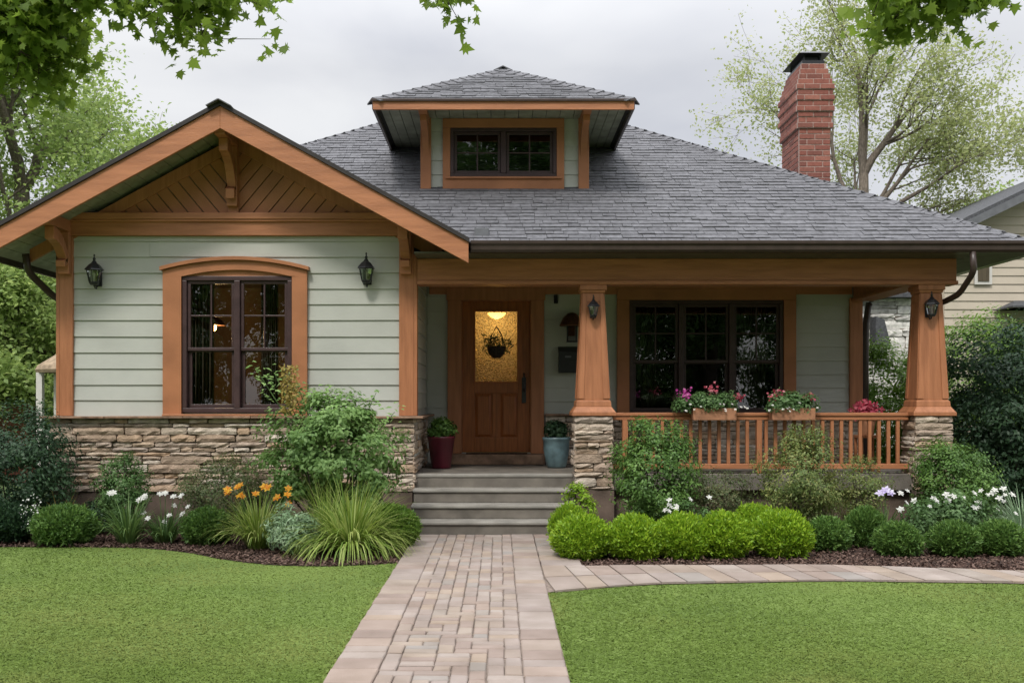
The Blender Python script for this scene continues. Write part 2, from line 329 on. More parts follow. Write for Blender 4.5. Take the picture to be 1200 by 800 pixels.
# path: joint bed + pavers
mb = MB(); mb.box(PX0, PX1, -2, 11.15, -0.05, 0.008)
pj = mb.build('path_bed', M['joint']); tag(pj, kind='structure')
mb = MB()
rng0 = random.Random(3)
def paver(x0, x1, y0, y1, g=0.003, t=0.022):
    j = lambda a=0.0025: rng0.uniform(-a, a); z = t + j(0.003); c = 0.006
    h = g * 1.9; b = [(x0 + g + j(.004), y0 + h + j()), (x1 - g + j(.004), y0 + h + j()), (x1 - g + j(.004), y1 - h + j()), (x0 + g + j(.004), y1 - h + j())]
    cx, cy = (x0 + x1) / 2, (y0 + y1) / 2
    lo = [(x, y, 0.0) for x, y in b]; mid = [(x, y, z - c) for x, y in b]
    up = [(x + (c if x < cx else -c), y + (c if y < cy else -c), z + j(0.0015)) for x, y in b]
    v = lo + mid + up; fs = [(8, 9, 10, 11)]
    for k in (0, 4):
        fs += [(k + i, k + (i + 1) % 4, k + 4 + (i + 1) % 4, k + 4 + i) for i in range(4)]
    mb.add(v, fs)
y = -2.0
while y < 11.1:
    h = rng0.choice([0.15, 0.19, 0.22, 0.24, 0.3]); paver(PX0, PX0 + 0.255, y, min(y + h, 11.14)); y += h
y = -2.0
while y < 11.1:
    h = rng0.choice([0.15, 0.19, 0.22, 0.27]); paver(PX1 - 0.235, PX1, y, min(y + h, 11.14)); y += h
nx = 8; cs = (PX1 - 0.235 - PX0 - 0.255) / nx; ny = int(13.14 / cs); used = [[False] * ny for _ in range(nx)]
for j in range(ny):
    for i in range(nx):
        if used[i][j]: continue
        Y = -2 + j * cs; pv = 0.40 if Y < 7.2 else 0.86
        v = rng0.random() < pv
        if rng0.random() < 0.12: di, dj = 1, 1
        elif v and j + 1 < ny: di, dj = 1, 2
        elif i + 1 < nx and not used[i + 1][j]: di, dj = 2, 1
        elif j + 1 < ny: di, dj = 1, 2
        else: di, dj = 1, 1
        for a in range(di):
            for b in range(dj): used[i + a][j + b] = True
        X = PX0 + 0.255 + i * cs; paver(X, X + di * cs, Y, min(Y + dj * cs, 11.14))
tag(mb.build('path', M['paver']), kind='structure')
# apron right of the path and side walk
mb = MB()
y = 9.03
while y < 11.1:
    paver(PX1, PX1 + 0.36, y, min(y + 0.3, 11.14)); y += 0.3
tag(mb.build('path', M['paver']), kind='structure')
mb = MB(); x = PX1 + 0.003
while x < 11.5:
    wdt = rng0.uniform(0.17, 0.25); x1 = x + wdt
    n0, n1, f0, f1 = walk_near(x), walk_near(x1), walk_far(x), walk_far(x1); sk = 0.10
    rows = [(0, 1)] if rng0.random() < 0.35 else [(0, 0.5), (0.5, 1)]
    for a, b in rows:
        g = 0.005; z = 0.022 + rng0.uniform(-.003, .003)
        def q(xx, nn, ff, t): return (xx + (t - 0.5) * -sk, nn + (ff - nn) * t)
        c4 = [q(x + g, n0, f0, a + .008), q(x1 - g, n1, f1, a + .008), q(x1 - g, n1, f1, b - .008), q(x + g, n0, f0, b - .008)]
        c4 = [(max(px_, PX1 + 0.004), py_) for px_, py_ in c4]
        mb.hexa([(p[0], p[1], 0.0) for p in c4] + [(p[0], p[1], z) for p in c4])
    x = x1
tag(mb.build('side_path', M['paver'], bevel=0.004), kind='structure')
sheet('side_path_bed', [(x, float(walk_near(x)) - 0.01) for x in xsr] + [(x, float(walk_far(x)) + 0.01) for x in reversed(xsr)], 0.008, M['joint'])

# ------------------------------------------------------------------ generic house pieces
def fmap(y0): return lambda u, v, w: (u, y0 - w, v)            # wall facing the viewer, w = outwards
def rmap(x0): return lambda u, v, w: (x0 + w, u, v)            # wall facing +x, u = depth
def lmap(x0): return lambda u, v, w: (x0 - w, u, v)            # wall facing -x
def mbox(mb, mp_, u0, u1, v0, v1, w0, w1, m=0, taper=0.0):
    v = [mp_(u0, v0, w0), mp_(u1, v0, w0), mp_(u1, v0, w1), mp_(u0, v0, w1), mp_(u0, v1, w0), mp_(u1, v1, w0), mp_(u1, v1, w1 - taper), mp_(u0, v1, w1 - taper)]
    mb.hexa(v, m)
def wall(mb, mp_, u0, u1, v0, v1, th, openings=()):
    us = sorted({u0, u1, *[o[0] for o in openings], *[o[1] for o in openings]}); vs = sorted({v0, v1, *[o[2] for o in openings], *[o[3] for o in openings]})
    for a, b in zip(us, us[1:]):
        for c, d in zip(vs, vs[1:]):
            mu, mv = (a + b) / 2, (c + d) / 2
            if any(o[0] < mu < o[1] and o[2] < mv < o[3] for o in openings): continue
            mbox(mb, mp_, a, b, c, d, -th, 0)
def siding(mb, mp_, u0, u1, v0, v1, openings=(), expo=0.182, seed=0):
    rg = random.Random(seed); v = v0
    while v < v1 - 0.004:
        e = expo + rg.uniform(-.006, .006); t = min(v + e, v1); g0 = 0.023; slope = 0.016 / e
        cuts = sorted({v, t, *[z for o in openings for z in (o[2], o[3]) if v < z < t]})
        for a, b in zip(cuts, cuts[1:]):
            segs = [(u0, u1)]
            for o in openings:
                if o[2] < (a + b) / 2 < o[3]:
                    segs = [s for p, q in segs for s in ((p, min(q, o[0])), (max(p, o[1]), q)) if s[1] - s[0] > 0.002]
            for p, q in segs:
                parts = [(p, q)]
                if q - p > 1.7 and a == v: 
                    c = rg.uniform(p + 0.5, q - 0.5); parts = [(p, c - .001), (c + .001, q)]
                for pp, qq in parts:
                    wa = g0 - slope * (a - v); wb = g0 - slope * (b - v); sag = rg.uniform(-.0025, .0025) if a == v else 0
                    vv = [mp_(pp, a + sag, 0.0015), mp_(qq, a - sag, 0.0015), mp_(qq, a - sag, wa), mp_(pp, a + sag, wa), mp_(pp, b, 0.0015), mp_(qq, b, 0.0015), mp_(qq, b, wb), mp_(pp, b, wb)]
                    mb.hexa(vv)
        v = t
def stones(mb, mp_, u0, u1, v0, v1, seed=0, depth=0.05, hr=(0.04, 0.105)):
    rg = random.Random(seed); v = v0
    while v < v1 - 0.02:
        h = rg.uniform(*hr)
        if v1 - (v + h) < hr[0]: h = v1 - v
        u = u0
        while u < u1 - 0.01:
            ln = rg.uniform(0.13, 0.62) * (0.8 + h * 3)
            if u1 - (u + ln) < 0.10: ln = u1 - u
            subs = [(v, v + h)]
            if h > 0.085 and rg.random() < 0.35: s = v + h * rg.uniform(.35, .65); subs = [(v, s), (s, v + h)]
            for a, b in subs:
                g = 0.003; base = depth + rg.uniform(-0.016, 0.02); NX = max(2, int(ln / 0.07)); NZ = 2
                vs = []
                for iz in range(NZ + 1):
                    for ix in range(NX + 1):
                        fu, fv = ix / NX, iz / NZ
                        ed = (ix in (0, NX)) or (iz in (0, NZ))
                        uu = u + g + (ln - 2 * g) * fu + rg.uniform(-.004, .004) * (1 if ed else 4)
                        vv = a + g + (b - a - 2 * g) * fv + rg.uniform(-.0055, .0055)
                        cor = (ix in (0, NX)) and (iz in (0, NZ))
                        if cor: uu += (0.008 if ix == 0 else -0.008); vv += (0.005 if iz == 0 else -0.005)
                        ww = base + rg.uniform(-.009, .009) - (0.012 if ed else 0)
                        vs.append(mp_(uu, vv, ww))
                fs = [(iz * (NX + 1) + ix, iz * (NX + 1) + ix + 1, (iz + 1) * (NX + 1) + ix + 1, (iz + 1) * (NX + 1) + ix) for iz in range(NZ) for ix in range(NX)]
                ring = list(range(NX + 1)) + [(NX + 1) * (k + 1) - 1 + 0 for k in range(1, NZ + 1)] + [NZ * (NX + 1) + k for k in range(NX - 1, -1, -1)] + [k * (NX + 1) for k in range(NZ - 1, 0, -1)]
                bs = len(vs)
                def back(p):
                    # drop onto the wall plane
                    q0 = mp_(0, 0, 0); q1 = mp_(0, 0, 1); ax = max(range(3), key=lambda i: abs(q1[i] - q0[i])); r = list(p); r[ax] = q0[ax]; return tuple(r)
                vs += [back(vs[i]) for i in ring]; n = len(ring)
                fs += [(ring[(i + 1) % n], ring[i], bs + i, bs + (i + 1) % n) for i in range(n)]
                mb.add(vs, fs)
            u += ln
        v += h
def shingles(mb, O, U, V, urange, vmax, expo=0.135, seed=0, lift=0.012):
    """O eave origin, U along eave, V up the slope (unit); urange(v)->(u0,u1)"""
    rg = random.Random(seed); O = Vector(O); U = Vector(U); V = Vector(V); Nn = U.cross(V)
    if Nn.z < 0: Nn = -Nn
    v = 0.0
    while v < vmax - 0.01:
        e = min(expo, vmax - v); rs = urange(v + e * 0.5); rs2 = urange(v)
        for (a, b) in rs:
            u = a - rg.uniform(0, 0.2)
            while u < b:
                wd = rg.choice([0.10, 0.14, 0.18, 0.24, 0.30]) * rg.uniform(.9, 1.1); p, q = max(u, a), min(u + wd, b)
                if q - p > 0.004:
                    t0 = lift + rg.uniform(-.003, .007); t1 = 0.003; dz = rg.uniform(-.010, .010); g = 0.0025
                    v0 = v - 0.004 + dz; v1 = min(v + e + 0.02, vmax)
                    P = lambda uu, vv, nn: tuple(O + U * uu + V * vv + Nn * nn)
                    mb.hexa([P(p + g, v0, -.004), P(q - g, v0, -.004), P(q - g, v1, -.004), P(p + g, v1, -.004), P(p + g, v0, t0), P(q - g, v0, t0 + rg.uniform(-.003, .003)), P(q - g, v1, t1), P(p + g, v1, t1)])
                u += wd
        v += e
def board_between(mb, a, b, w, t, nrm=(0, 0, 1), m=0):
    """box beam from a to b, width w across, thickness t along nrm"""
    a = Vector(a); b = Vector(b); d = (b - a).normalized(); n = Vector(nrm); n = (n - d * n.dot(d)).normalized(); s = d.cross(n)
    vs = []
    for p in (a, b):
        for sn, st in ((-1, 0), (1, 0), (1, 1), (-1, 1)): vs.append(p + s * (w / 2 * sn) + n * (t * st))
    mb.add(vs, [(0, 1, 2, 3), (7, 6, 5, 4), (0, 4, 5, 1), (1, 5, 6, 2), (2, 6, 7, 3), (3, 7, 4, 0)], m)

# ------------------------------------------------------------------ the house
HO = (0, 14, 0)
house = empty('bungalow_house', HO, 'sage green craftsman bungalow with orange trim, stone base, dormer and covered porch', 'house')
def hp(mb, name, mats, bevel=0.0, parent=house, smooth=False, label=None):
    o = mb.build(name, mats, parent, HO, bevel, smooth)
    if label: o['label'] = label
    return o
DW, DB = 12.0, 14.0       # wing front wall, porch back wall
WX0, WX1 = -5.0, -0.985
EAVE_Y, EAVE_Z, HX, AP_Y = 11.5, 3.18, 5.85, 17.3
PITCH = 3.38 / 5.8; AP_Z = EAVE_Z + 3.38
# openings
WIN = (wx(215, DW), wx(343, DW), wz(483, DW), wz(324, DW))
DOOR = (wx(541, DB), wx(622, DB), 0.745, wz(352, DB))
PWIN = (wx(737, DB), wx(917, DB), wz(486, DB), wz(352, DB))
# walls (sheathing + lap boards)
mb = MB(); wall(mb, fmap(DW), WX0, WX1, 0.0, 3.50, 0.14, [WIN])
wall(mb, rmap(WX1), DW + 0.14, DB, 0.0, 3.1, 0.14)
wall(mb, fmap(DB), WX1 - 0.14, 4.82, 0.0, 3.1, 0.14, [DOOR, PWIN])
wall(mb, lmap(WX0), DW + 0.14, 22.0, 0.0, 3.2, 0.14); wall(mb, rmap(4.82), DB + 0.14, 22.0, 0.0, 3.2, 0.14)
mbox(mb, fmap(22.0), WX0, 4.82, 0, 3.2, -0.14, 0)
siding(mb, fmap(DW), WX0 + 0.14, WX1 - 0.155, 1.254, 3.31, [(WIN[0] - .02, WIN[1] + .02, WIN[2] - .1, WIN[3] + .13)], seed=2)
siding(mb, rmap(WX1), DW + 0.03, DB, 0.62, 3.05, seed=3)
siding(mb, fmap(DB), WX1 + 0.03, DOOR[0] - .02, 0.62, 3.0, seed=4)
siding(mb, fmap(DB), DOOR[1] + .02, 4.68, 1.24, 3.0, [(PWIN[0] - .02, PWIN[1] + .02, 1.0, PWIN[3] + .02)], seed=5)
siding(mb, lmap(WX0), DW + 0.06, 22.0, 1.25, 3.1, seed=6); siding(mb, rmap(4.82), DB + 0.06, 22.0, 0.62, 3.1, seed=6)
hp(mb, 'siding_wall', M['siding'])
# interior rooms (dark shells)
def room(x0, x1, y0, y1, z0, z1, m, name='interior_room'):
    mb = MB(); v = [(x0, y0, z0), (x1, y0, z0), (x1, y1, z0), (x0, y1, z0), (x0, y0, z1), (x1, y0, z1), (x1, y1, z1), (x0, y1, z1)]
    mb.add(v, [(0, 1, 2, 3), (7, 6, 5, 4), (5, 6, 2, 1), (6, 7, 3, 2), (7, 4, 0, 3)]); return hp(mb, name, m)
M['parlour'] = mat('lamplit_plaster', (0.16, 0.11, 0.06), 0.9, 0.2, 1.5)  # lamp glow partly put into the colour: lighter than the other dark room
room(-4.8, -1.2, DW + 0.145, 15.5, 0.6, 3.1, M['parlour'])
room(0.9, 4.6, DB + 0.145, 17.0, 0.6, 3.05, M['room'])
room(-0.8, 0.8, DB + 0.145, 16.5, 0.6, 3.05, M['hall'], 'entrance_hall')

# stone base
mb = MB()
mbox(mb, fmap(DW - 0.002), WX0 - 0.07, WX1 + 0.0, 0.40, 1.235, 0, 0.075)
mbox(mb, rmap(WX1 + 0.002), DW - 0.077, DB - .03, 0.40, 1.235, 0.0, 0.005)
mbox(mb, fmap(DB - .03), DOOR[1] + .2, 4.8, 0.60, 1.235, 0, 0.03)
hp(mb, 'mortar_backing', M['mortar'])
mb = MB()
stones(mb, fmap(DW - 0.078), WX0 - 0.10, WX1 + 0.03, 0.405, 1.235, seed=5, depth=0.045)
stones(mb, rmap(WX1 + 0.008), DW - 0.12, DB - .06, 0.405, 1.235, seed=6, depth=0.03)
hp(mb, 'stone_base', M['stone']); mb = MB()
stones(mb, fmap(DB - .062), DOOR[1] + .19, 4.8, 0.60, 1.235, seed=7, depth=0.03)
hp(mb, 'stone_base', M['stone']); mb = MB()
stones(mb, lmap(WX0 - 0.02), DW - 0.1, 16.0, 0.405, 1.235, seed=8, depth=0.04)
hp(mb, 'stone_base', M['stone'])
mb = MB()
def rough_ledge(x0, x1, y0, y1, z0, z1):
    rg = random.Random(int(x0 * 100)); x = x0
    while x < x1 - .01:
        e = min(x + rg.uniform(.5, .9), x1)
        if x1 - e < .2: e = x1
        d = rg.uniform(-.008, .008); mb.box(x + .002, e - .002, y0 + d, y1, z0 + rg.uniform(-.002, .002), z1 + rg.uniform(-.002, .002)); x = e
rough_ledge(WX0 - 0.19, WX1 + 0.13, DW - 0.185, DW + 0.0, 1.236, 1.262)
mb.box(WX1 + .03, WX1 + 0.125, DW + 0.002, DB - .03, 1.236, 1.262)
mb.box(DOOR[1] + .185, 0.86, DB - .13, DB - .03, 1.236, 1.266)
mb.box(0.862, 4.8, DB - .13, DB - .03, 1.237, 1.264)
hp(mb, 'stone_ledge', M['ledge'], 0.006)
mb = MB()
mb.box(WX0 - 0.04, WX1 + 0.0, DW - 0.10, DW - .003, 0.0, 0.40)
mb.box(WX1 + .003, 5.15, 12.06, 12.2, 0.0, 0.41)
mb.box(5.03, 5.15, 12.2, DB, 0.0, 0.41)
hp(mb, 'foundation', M['foundation'])
# slab and steps
mb = MB(); mb.box(WX1 + .012, 5.2, 11.97, DB - .003, 0.415, 0.60)
hp(mb, 'porch_floor', M['concrete'], 0.008)
mb = MB(); fy = [11.16, 11.43, 11.70]
for i, y in enumerate(fy):
    mb.box(-0.955, 0.83, y + 0.02, 11.965, 0.0 if i == 0 else 0.15 * i + .001, 0.15 * (i + 1) - 0.04)
mb.box(-0.955, 0.83, 11.962, 11.968, 0.42, 0.555)
o = hp(mb, 'steps', M['concrete'], 0.004)
mb = MB()
for i, y in enumerate(fy + [11.955]):
    z = 0.15 * (i + 1); mb.box(-0.965, 0.84, y, y + 0.29 if i < 3 else y + 0.12, z - 0.038, z + (0.003 if i == 3 else 0))
hp(mb, 'step_nosing', M['nosing'], 0.012, parent=o)
# doorstep & stone threshold
mb = MB(); mb.box(DOOR[0] - .18, DOOR[1] + .18, DB - 0.30, DB - 0.04, 0.603, 0.735)
hp(mb, 'door_sill', M['ledge'], 0.01)

# corner boards, bands, porch trim
T = MB()
T.box(WX0 - 0.005, WX0 + 0.145, DW - 0.055, DW - .003, 1.264, 3.31)         # left corner board
hp(T, 'corner_board', M['orange_v'], 0.004); T = MB(); T.box(WX0 - 0.045, WX0 - .006, DW - 0.055, DW + 0.12, 1.264, 3.25)
hp(T, 'corner_board', M['orange_v'], 0.004); T = MB(); T.box(WX1 - 0.155, WX1 + 0.012, DW - 0.055, DW - .003, 1.264, 3.31)         # right corner board
hp(T, 'corner_board', M['orange_v'], 0.004); T = MB(); T.box(WX1 + .0125, WX1 + 0.05, DW - 0.055, DW + 0.10, 1.264, 3.1)
hp(T, 'corner_board', M['orange_v'], 0.004); T = MB(); T.box(4.66, 4.83, DB - 0.06, DB - .002, 1.266, 2.8); hp(T, 'corner_board', M['orange_v'], 0.004)

mb = MB(); mb.box(WX0 - .01, WX1 + .02, DW - .075, DW - .003, 3.312, 3.49); mb.box(WX0 - .02, WX1 + .03, DW - .12, DW - .004, 3.492, 3.565)
mb.box(WX0 - .02, WX1 + .03, DW - .105, DW - .004, 3.466, 3.490)
hp(mb, 'gable_band', M['orange_h'], 0.006)
# gable infill boards
GX, GZ, GS = -3.0, 4.647, 0.548          # ridge x, ridge z (top), slope
def gz(x, off=0.0): return GZ - GS * abs(x - GX) - off
mb = MB(); zb = 3.56
hw = (gz(GX, .20) - zb) / GS
mb.ext([(GX - hw, DW, zb), (GX + hw, DW, zb), (GX, DW, gz(GX, .20))], (0, 0.1, 0))
hp(mb, 'gable_backing', M['mortar'])
mb = MB()
def clip_poly(poly, f):
    out_ = []
    for i in range(len(poly)):
        a, b = poly[i], poly[(i + 1) % len(poly)]; fa, fb = f(a), f(b)
        if fa >= 0: out_.append(a)
        if (fa >= 0) != (fb >= 0):
            t = fa / (fa - fb); out_.append((a[0] + (b[0] - a[0]) * t, a[1] + (b[1] - a[1]) * t))
    return out_
for side in (-1, 1):
    ang = R(50); d = (side * math.cos(ang), math.sin(ang)); n = (-d[1], d[0])   # boards lean outwards going up
    for k in range(-40, 40):
        c0 = k * 0.135
        quad = [(GX + d[0] * t + n[0] * (c0 + e), zb + d[1] * t + n[1] * (c0 + e)) for t, e in ((-4, .006), (4, .006), (4, .129), (-4, .129))]
        p = clip_poly(quad, lambda q: q[1] - zb); p = clip_poly(p, lambda q: side * (q[0] - GX) - 0.03) if p else p
        p = clip_poly(p, lambda q: gz(q[0], .22) - q[1]) if p else p
        if len(p) >= 3:
            dd = random.uniform(0, .004); pts = [(x, DW - 0.022 - dd, z) for x, z in p]
            mb.ext(pts, (0, 0.022, 0))
hp(mb, 'gable_boards', M['orange'], 0.005)
mb = MB(); mb.box(GX - .085, GX + .035, DW - 0.06, DW - .004, zb + .002, gz(GX, .25))
for side in (-1, 1):
    a = (GX + side * 0.0, gz(GX, .20)); b = (GX + side * 2.35, gz(GX + side * 2.35, .20))
    mb.ext([(a[0], DW - .045, a[1]), (b[0], DW - .045, b[1]), (b[0], DW - .045, b[1] - .15), (a[0], DW - .045, a[1] - .15)], (0, .040, 0))
hp(mb, 'gable_trim', M['orange_v'], 0.004)
# knee braces
def brace(name, x, z, w=0.125, arm=0.59, drop=0.36):
    mb = MB(); y = DW - .06
    mb.box(x - w / 2, x + w / 2, y - arm, y, z - .13, z)
    mb.box(x - w / 2 - .012, x + w / 2 + .012, y - arm - .02, y - arm + .05, z - .10, z + .012)
    # curved strut
    pts = []
    for k in range(9):
        t = k / 8; a = R(90) * t
        pts.append((y - .05 - (arm - .2) * (1 - math.sin(a)) * 1.0, z - .13 - drop * (1 - math.cos(a)) ))
    up = [(p[0], p[1]) for p in pts]; lo = [(p[0] + .0, p[1] - .14) if i < 7 else (p[0] - .10, p[1] - .05) for i, p in enumerate(pts)]
    for i in range(8):
        q = [(x - w / 2 + .01, *up[i]), (x - w / 2 + .01, *up[i + 1]), (x - w / 2 + .01, *lo[i + 1]), (x - w / 2 + .01, *lo[i])]
        mb.ext(q, (w - .02, 0, 0))
    mb.box(x - w / 2, x + w / 2, y - .07, y, z - .13 - drop - .12, z - .131)
    return hp(mb, name, M['orange'], 0.006)
brace('knee_brace', WX0 + 0.07, 3.48); brace('knee_brace', WX1 - 0.075, 3.48)
brace('knee_brace', GX - .025, gz(GX, .20), 0.12, 0.59, 0.56)

# wing roof
RX0, RX1, RY0, RY1 = -5.65, -0.35, 11.30, 14.1
mb = MB(); th = 0.10
for side in (-1, 1):
    xe = RX0 if side < 0 else RX1
    p = [(GX, RY0 + .02, gz(GX, .02)), (xe, RY0 + .02, gz(xe, .02)), (xe, RY0 + .02, gz(xe, .02) - th), (GX, RY0 + .02, gz(GX, .02) - th)]
    mb.ext(p, (0, RY1 - RY0, 0))
wr = hp(mb, 'gable_roof', M['shingle_deck'])
mb = MB()
for side in (-1, 1):
    xe = RX0 if side < 0 else RX1; Lw = math.hypot(xe - GX, gz(GX) - gz(xe))
    V = Vector((-side * abs(xe - GX), 0, gz(GX) - gz(xe))).normalized()
    shingles(mb, (xe, RY0 - .02, gz(xe, .012)), (0, 1, 0), V, lambda v: [(0, RY1 - RY0)], Lw, 0.135, 11 + side)
for k in range(20):
    y = RY0 - .03 + k * .14
    for side in (-1, 1):
        board_between(mb, (GX, y, GZ + .004), (GX + side * .13, y, gz(GX + side * .13) + .004), .15, .010, (0, 0, 1))
hp(mb, 'shingles', M['shingle'], parent=wr)
mb = MB()      # underside boards of the overhang
for side in (-1, 1):
    xe = RX0 if side < 0 else RX1; n = 18
    for k in range(n):
        a = GX + (xe - GX) * (k + .02) / n; b = GX + (xe - GX) * (k + .98) / n
        p = [(a, RY0 + .05, gz(a, .123)), (b, RY0 + .05, gz(b, .123)), (b, RY0 + .05, gz(b, .142)), (a, RY0 + .05, gz(a, .142))]
        mb.ext(p, (0, .64 if side > 0 else 2.4, 0))
hp(mb, 'soffit_boards', M['soffit'], parent=wr)
mb = MB()
for side in (-1, 1):
    xe = (RX0 - .02) if side < 0 else (RX1 + .02)
    p = [(GX, RY0 - .02, gz(GX, .045)), (xe, RY0 - .02, gz(xe, .045)), (xe, RY0 - .02, gz(xe, .27)), (GX, RY0 - .02, gz(GX, .285))]
    mb.ext(p, (0, .04, 0))
hp(mb, 'rake_board', M['orange_h'], 0.004)
mb = MB()
for side in (-1, 1):
    xe = (RX0 - .03) if side < 0 else (RX1 + .03)
    mb.ext([(GX, RY0 - .045, gz(GX, -.004)), (xe, RY0 - .045, gz(xe, -.004)), (xe, RY0 - .045, gz(xe, .044)), (GX, RY0 - .045, gz(GX, .044))], (0, .08, 0))
hp(mb, 'drip_edge', M['roof_edge'], parent=wr)
mb = MB(); mb.box(RX0 - .02, RX0 + .02, RY0 + .03, 22, gz(RX0, .2), gz(RX0, .05)); hp(mb, 'eave_board', M['gutter'])
mb = MB(); mb.box(RX0 - .12, RX0 - .025, RY0 + .1, 22, gz(RX0, .15), gz(RX0, .03)); hp(mb, 'gutter', M['gutter'], 0.01)

# main hip roof
def front_range(v_h):        # v_h horizontal depth beyond eave
    xr = HX * (1 - v_h / 5.8); k = 2.65 / 2.52
    if v_h < 2.52: return [(-HX * (1 - v_h / 5.8), -5.65 + v_h * k), (-0.35 - v_h * k, xr)]
    return [(-xr, xr)]
mb = MB(); sl = math.sqrt(1 + PITCH ** 2)
AP = (0, AP_Y, AP_Z)
def tri_deck(a, b, c, off=.012, th=.10):
    mb.add([(p[0], p[1], p[2] - off) for p in (a, b, c)] + [(p[0], p[1], p[2] - off - th) for p in (a, b, c)], [(0, 1, 2), (5, 4, 3), (0, 3, 4, 1), (1, 4, 5, 2), (2, 5, 3, 0)])
cFR, cFL, cBR, cBL = (HX, EAVE_Y, EAVE_Z), (-HX, EAVE_Y, EAVE_Z), (HX, 23.1, EAVE_Z), (-HX, 23.1, EAVE_Z)
# front plane split round the gable roof
def fp(x, d): return (x, EAVE_Y + d, EAVE_Z + PITCH * d)
tri_deck(fp(-.35, 0), fp(HX, 0), AP); tri_deck(fp(-.35, 0), AP, fp(-3.0, 2.52)); tri_deck(fp(-3.0, 2.52), AP, fp(-5.75, .1))
tri_deck(cFR, cBR, AP); tri_deck(cBR, cBL, AP); tri_deck(cBL, cFL, AP)
mr_ = hp(mb, 'main_roof', M['shingle_deck'])
mb = MB(); U = (1, 0, 0); V = Vector((0, 1, PITCH)).normalized()
shingles(mb, (0, EAVE_Y - .03, EAVE_Z - .017), U, V, lambda v: front_range(min(v / sl, 5.79)), 5.8 * sl, 0.112, 21)
shingles(mb, (HX, 17.3, EAVE_Z), (0, 1, 0), Vector((-1, 0, PITCH * 5.8 / HX)).normalized(), lambda v: [(-5.8 * (1 - v / 6.78), 5.8 * (1 - v / 6.78))], 6.7, 0.135, 22)
shingles(mb, (-HX, 17.3, EAVE_Z), (0, 1, 0), Vector((1, 0, PITCH * 5.8 / HX)).normalized(), lambda v: [(-5.8 * (1 - v / 6.78), 5.8 * (1 - v / 6.78))], 6.7, 0.135, 23)
hp(mb, 'shingles', M['shingle'], parent=mr_)
def hip_caps(mb, a, b, n, up=.03):
    a = Vector(a); b = Vector(b)
    for k in range(n):
        p = a.lerp(b, k / n); q = a.lerp(b, (k + 1.15) / n); d = (b - a).normalized(); s = d.cross(Vector((0, 0, 1))).normalized(); u = s.cross(d)
        for sg in (-1, 1):
            mb.add([p + u * (up + .014), q + u * up, q + s * sg * .12 + u * (up - .055), p + s * sg * .12 + u * (up - .041), p + u * (up), q + u * (up - .014), q + s * sg * .12 + u * (up - .069), p + s * sg * .12 + u * (up - .055)],
                   [(0, 1, 2, 3), (7, 6, 5, 4), (0, 4, 5, 1), (2, 6, 7, 3), (0, 3, 7, 4), (1, 5, 6, 2)])
mb = MB(); hip_caps(mb, cFR, AP, 55, .012); hip_caps(mb, cFL, AP, 55, .012)
hp(mb, 'hip_caps', M['shingle'], parent=mr_)
# eaves: soffit, fascia, gutter
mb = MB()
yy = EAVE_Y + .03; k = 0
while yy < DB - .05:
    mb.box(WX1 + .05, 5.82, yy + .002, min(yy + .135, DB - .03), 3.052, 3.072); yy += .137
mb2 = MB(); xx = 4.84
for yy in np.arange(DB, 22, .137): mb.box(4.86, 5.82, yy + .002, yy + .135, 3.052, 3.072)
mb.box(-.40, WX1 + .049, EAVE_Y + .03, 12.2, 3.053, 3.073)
M['ceiling'] = mat('shaded_porch_ceiling', (0.09, 0.085, 0.06), .6, .15, 6); hp(mb, 'porch_ceiling', M['ceiling'], 0.003)  # porch shade put into the colour, darker than the other soffits
mb = MB(); mb.box(-.36, HX, EAVE_Y - .0, EAVE_Y + .028, 3.05, 3.155); mb.box(HX - .03, HX, EAVE_Y + .03, 23, 3.05, 3.155)
hp(mb, 'fascia_board', M['gutter'])
mb = MB(); g0, g1 = -0.31, HX + .10
prof = [(EAVE_Y - .005, 3.165), (EAVE_Y - .005, 3.055), (EAVE_Y - .075, 3.05), (EAVE_Y - .10, 3.075), (EAVE_Y - .105, 3.12), (EAVE_Y - .125, 3.14), (EAVE_Y - .128, 3.172), (EAVE_Y - .118, 3.174), (EAVE_Y - .110, 3.15), (EAVE_Y - .02, 3.14)]
mb.ext([(g0, a, b) for a, b in prof], (g1 - g0, 0, 0))
mb.ext([(HX + EAVE_Y - a, EAVE_Y + .01, b) for a, b in prof], (0, 11.5, 0))
hp(mb, 'gutter', M['gutter'], 0.002)
def spout(pts, r=.034):
    P = [Vector(p) for p in pts]; q = [P[0]]
    for i in range(1, len(P) - 1):
        for t in (0.25, .5, .75):
            a = P[i].lerp(P[i - 1], .35); b = P[i].lerp(P[i + 1], .35); q.append(a * (1 - t) ** 2 + P[i] * 2 * t * (1 - t) + b * t * t)
    q.append(P[-1]); mb = MB(); mb.tube(q, r, 10); return hp(mb, 'downspout', M['gutter'], smooth=True)
d_ = 11.44
spout([(wx(1140, d_), d_, 3.06), (wx(1142, d_), d_, wz(318, d_)), (wx(1124, 11.8), 11.8, wz(345, 11.8)), (wx(1106, 12.1), 12.1, wz(354, 12.1)), (5.05, 12.35, 2.55)])
spout([(RX0 + .28, 11.9, 3.10), (RX0 + .28, 11.95, 2.90), (-5.2, 12.3, 2.63), (-5.05, 12.45, 2.60), (-5.04, 12.5, 1.3)], .04)
spout([(wx(1030, 14.3), 14.3, 3.0), (wx(1018, 14.25), 14.25, wz(355, 14.2)), (wx(1014, 14.2), 14.2, wz(380, 14.2)), (wx(1014, 14.2), 14.2, .05)], .045)
mb = MB(); mb.box(wx(556, 11.7), wx(573, 11.7), 11.62, 11.8, 3.24, 3.345); hp(mb, 'roof_vent_box', M['flash'], .004)

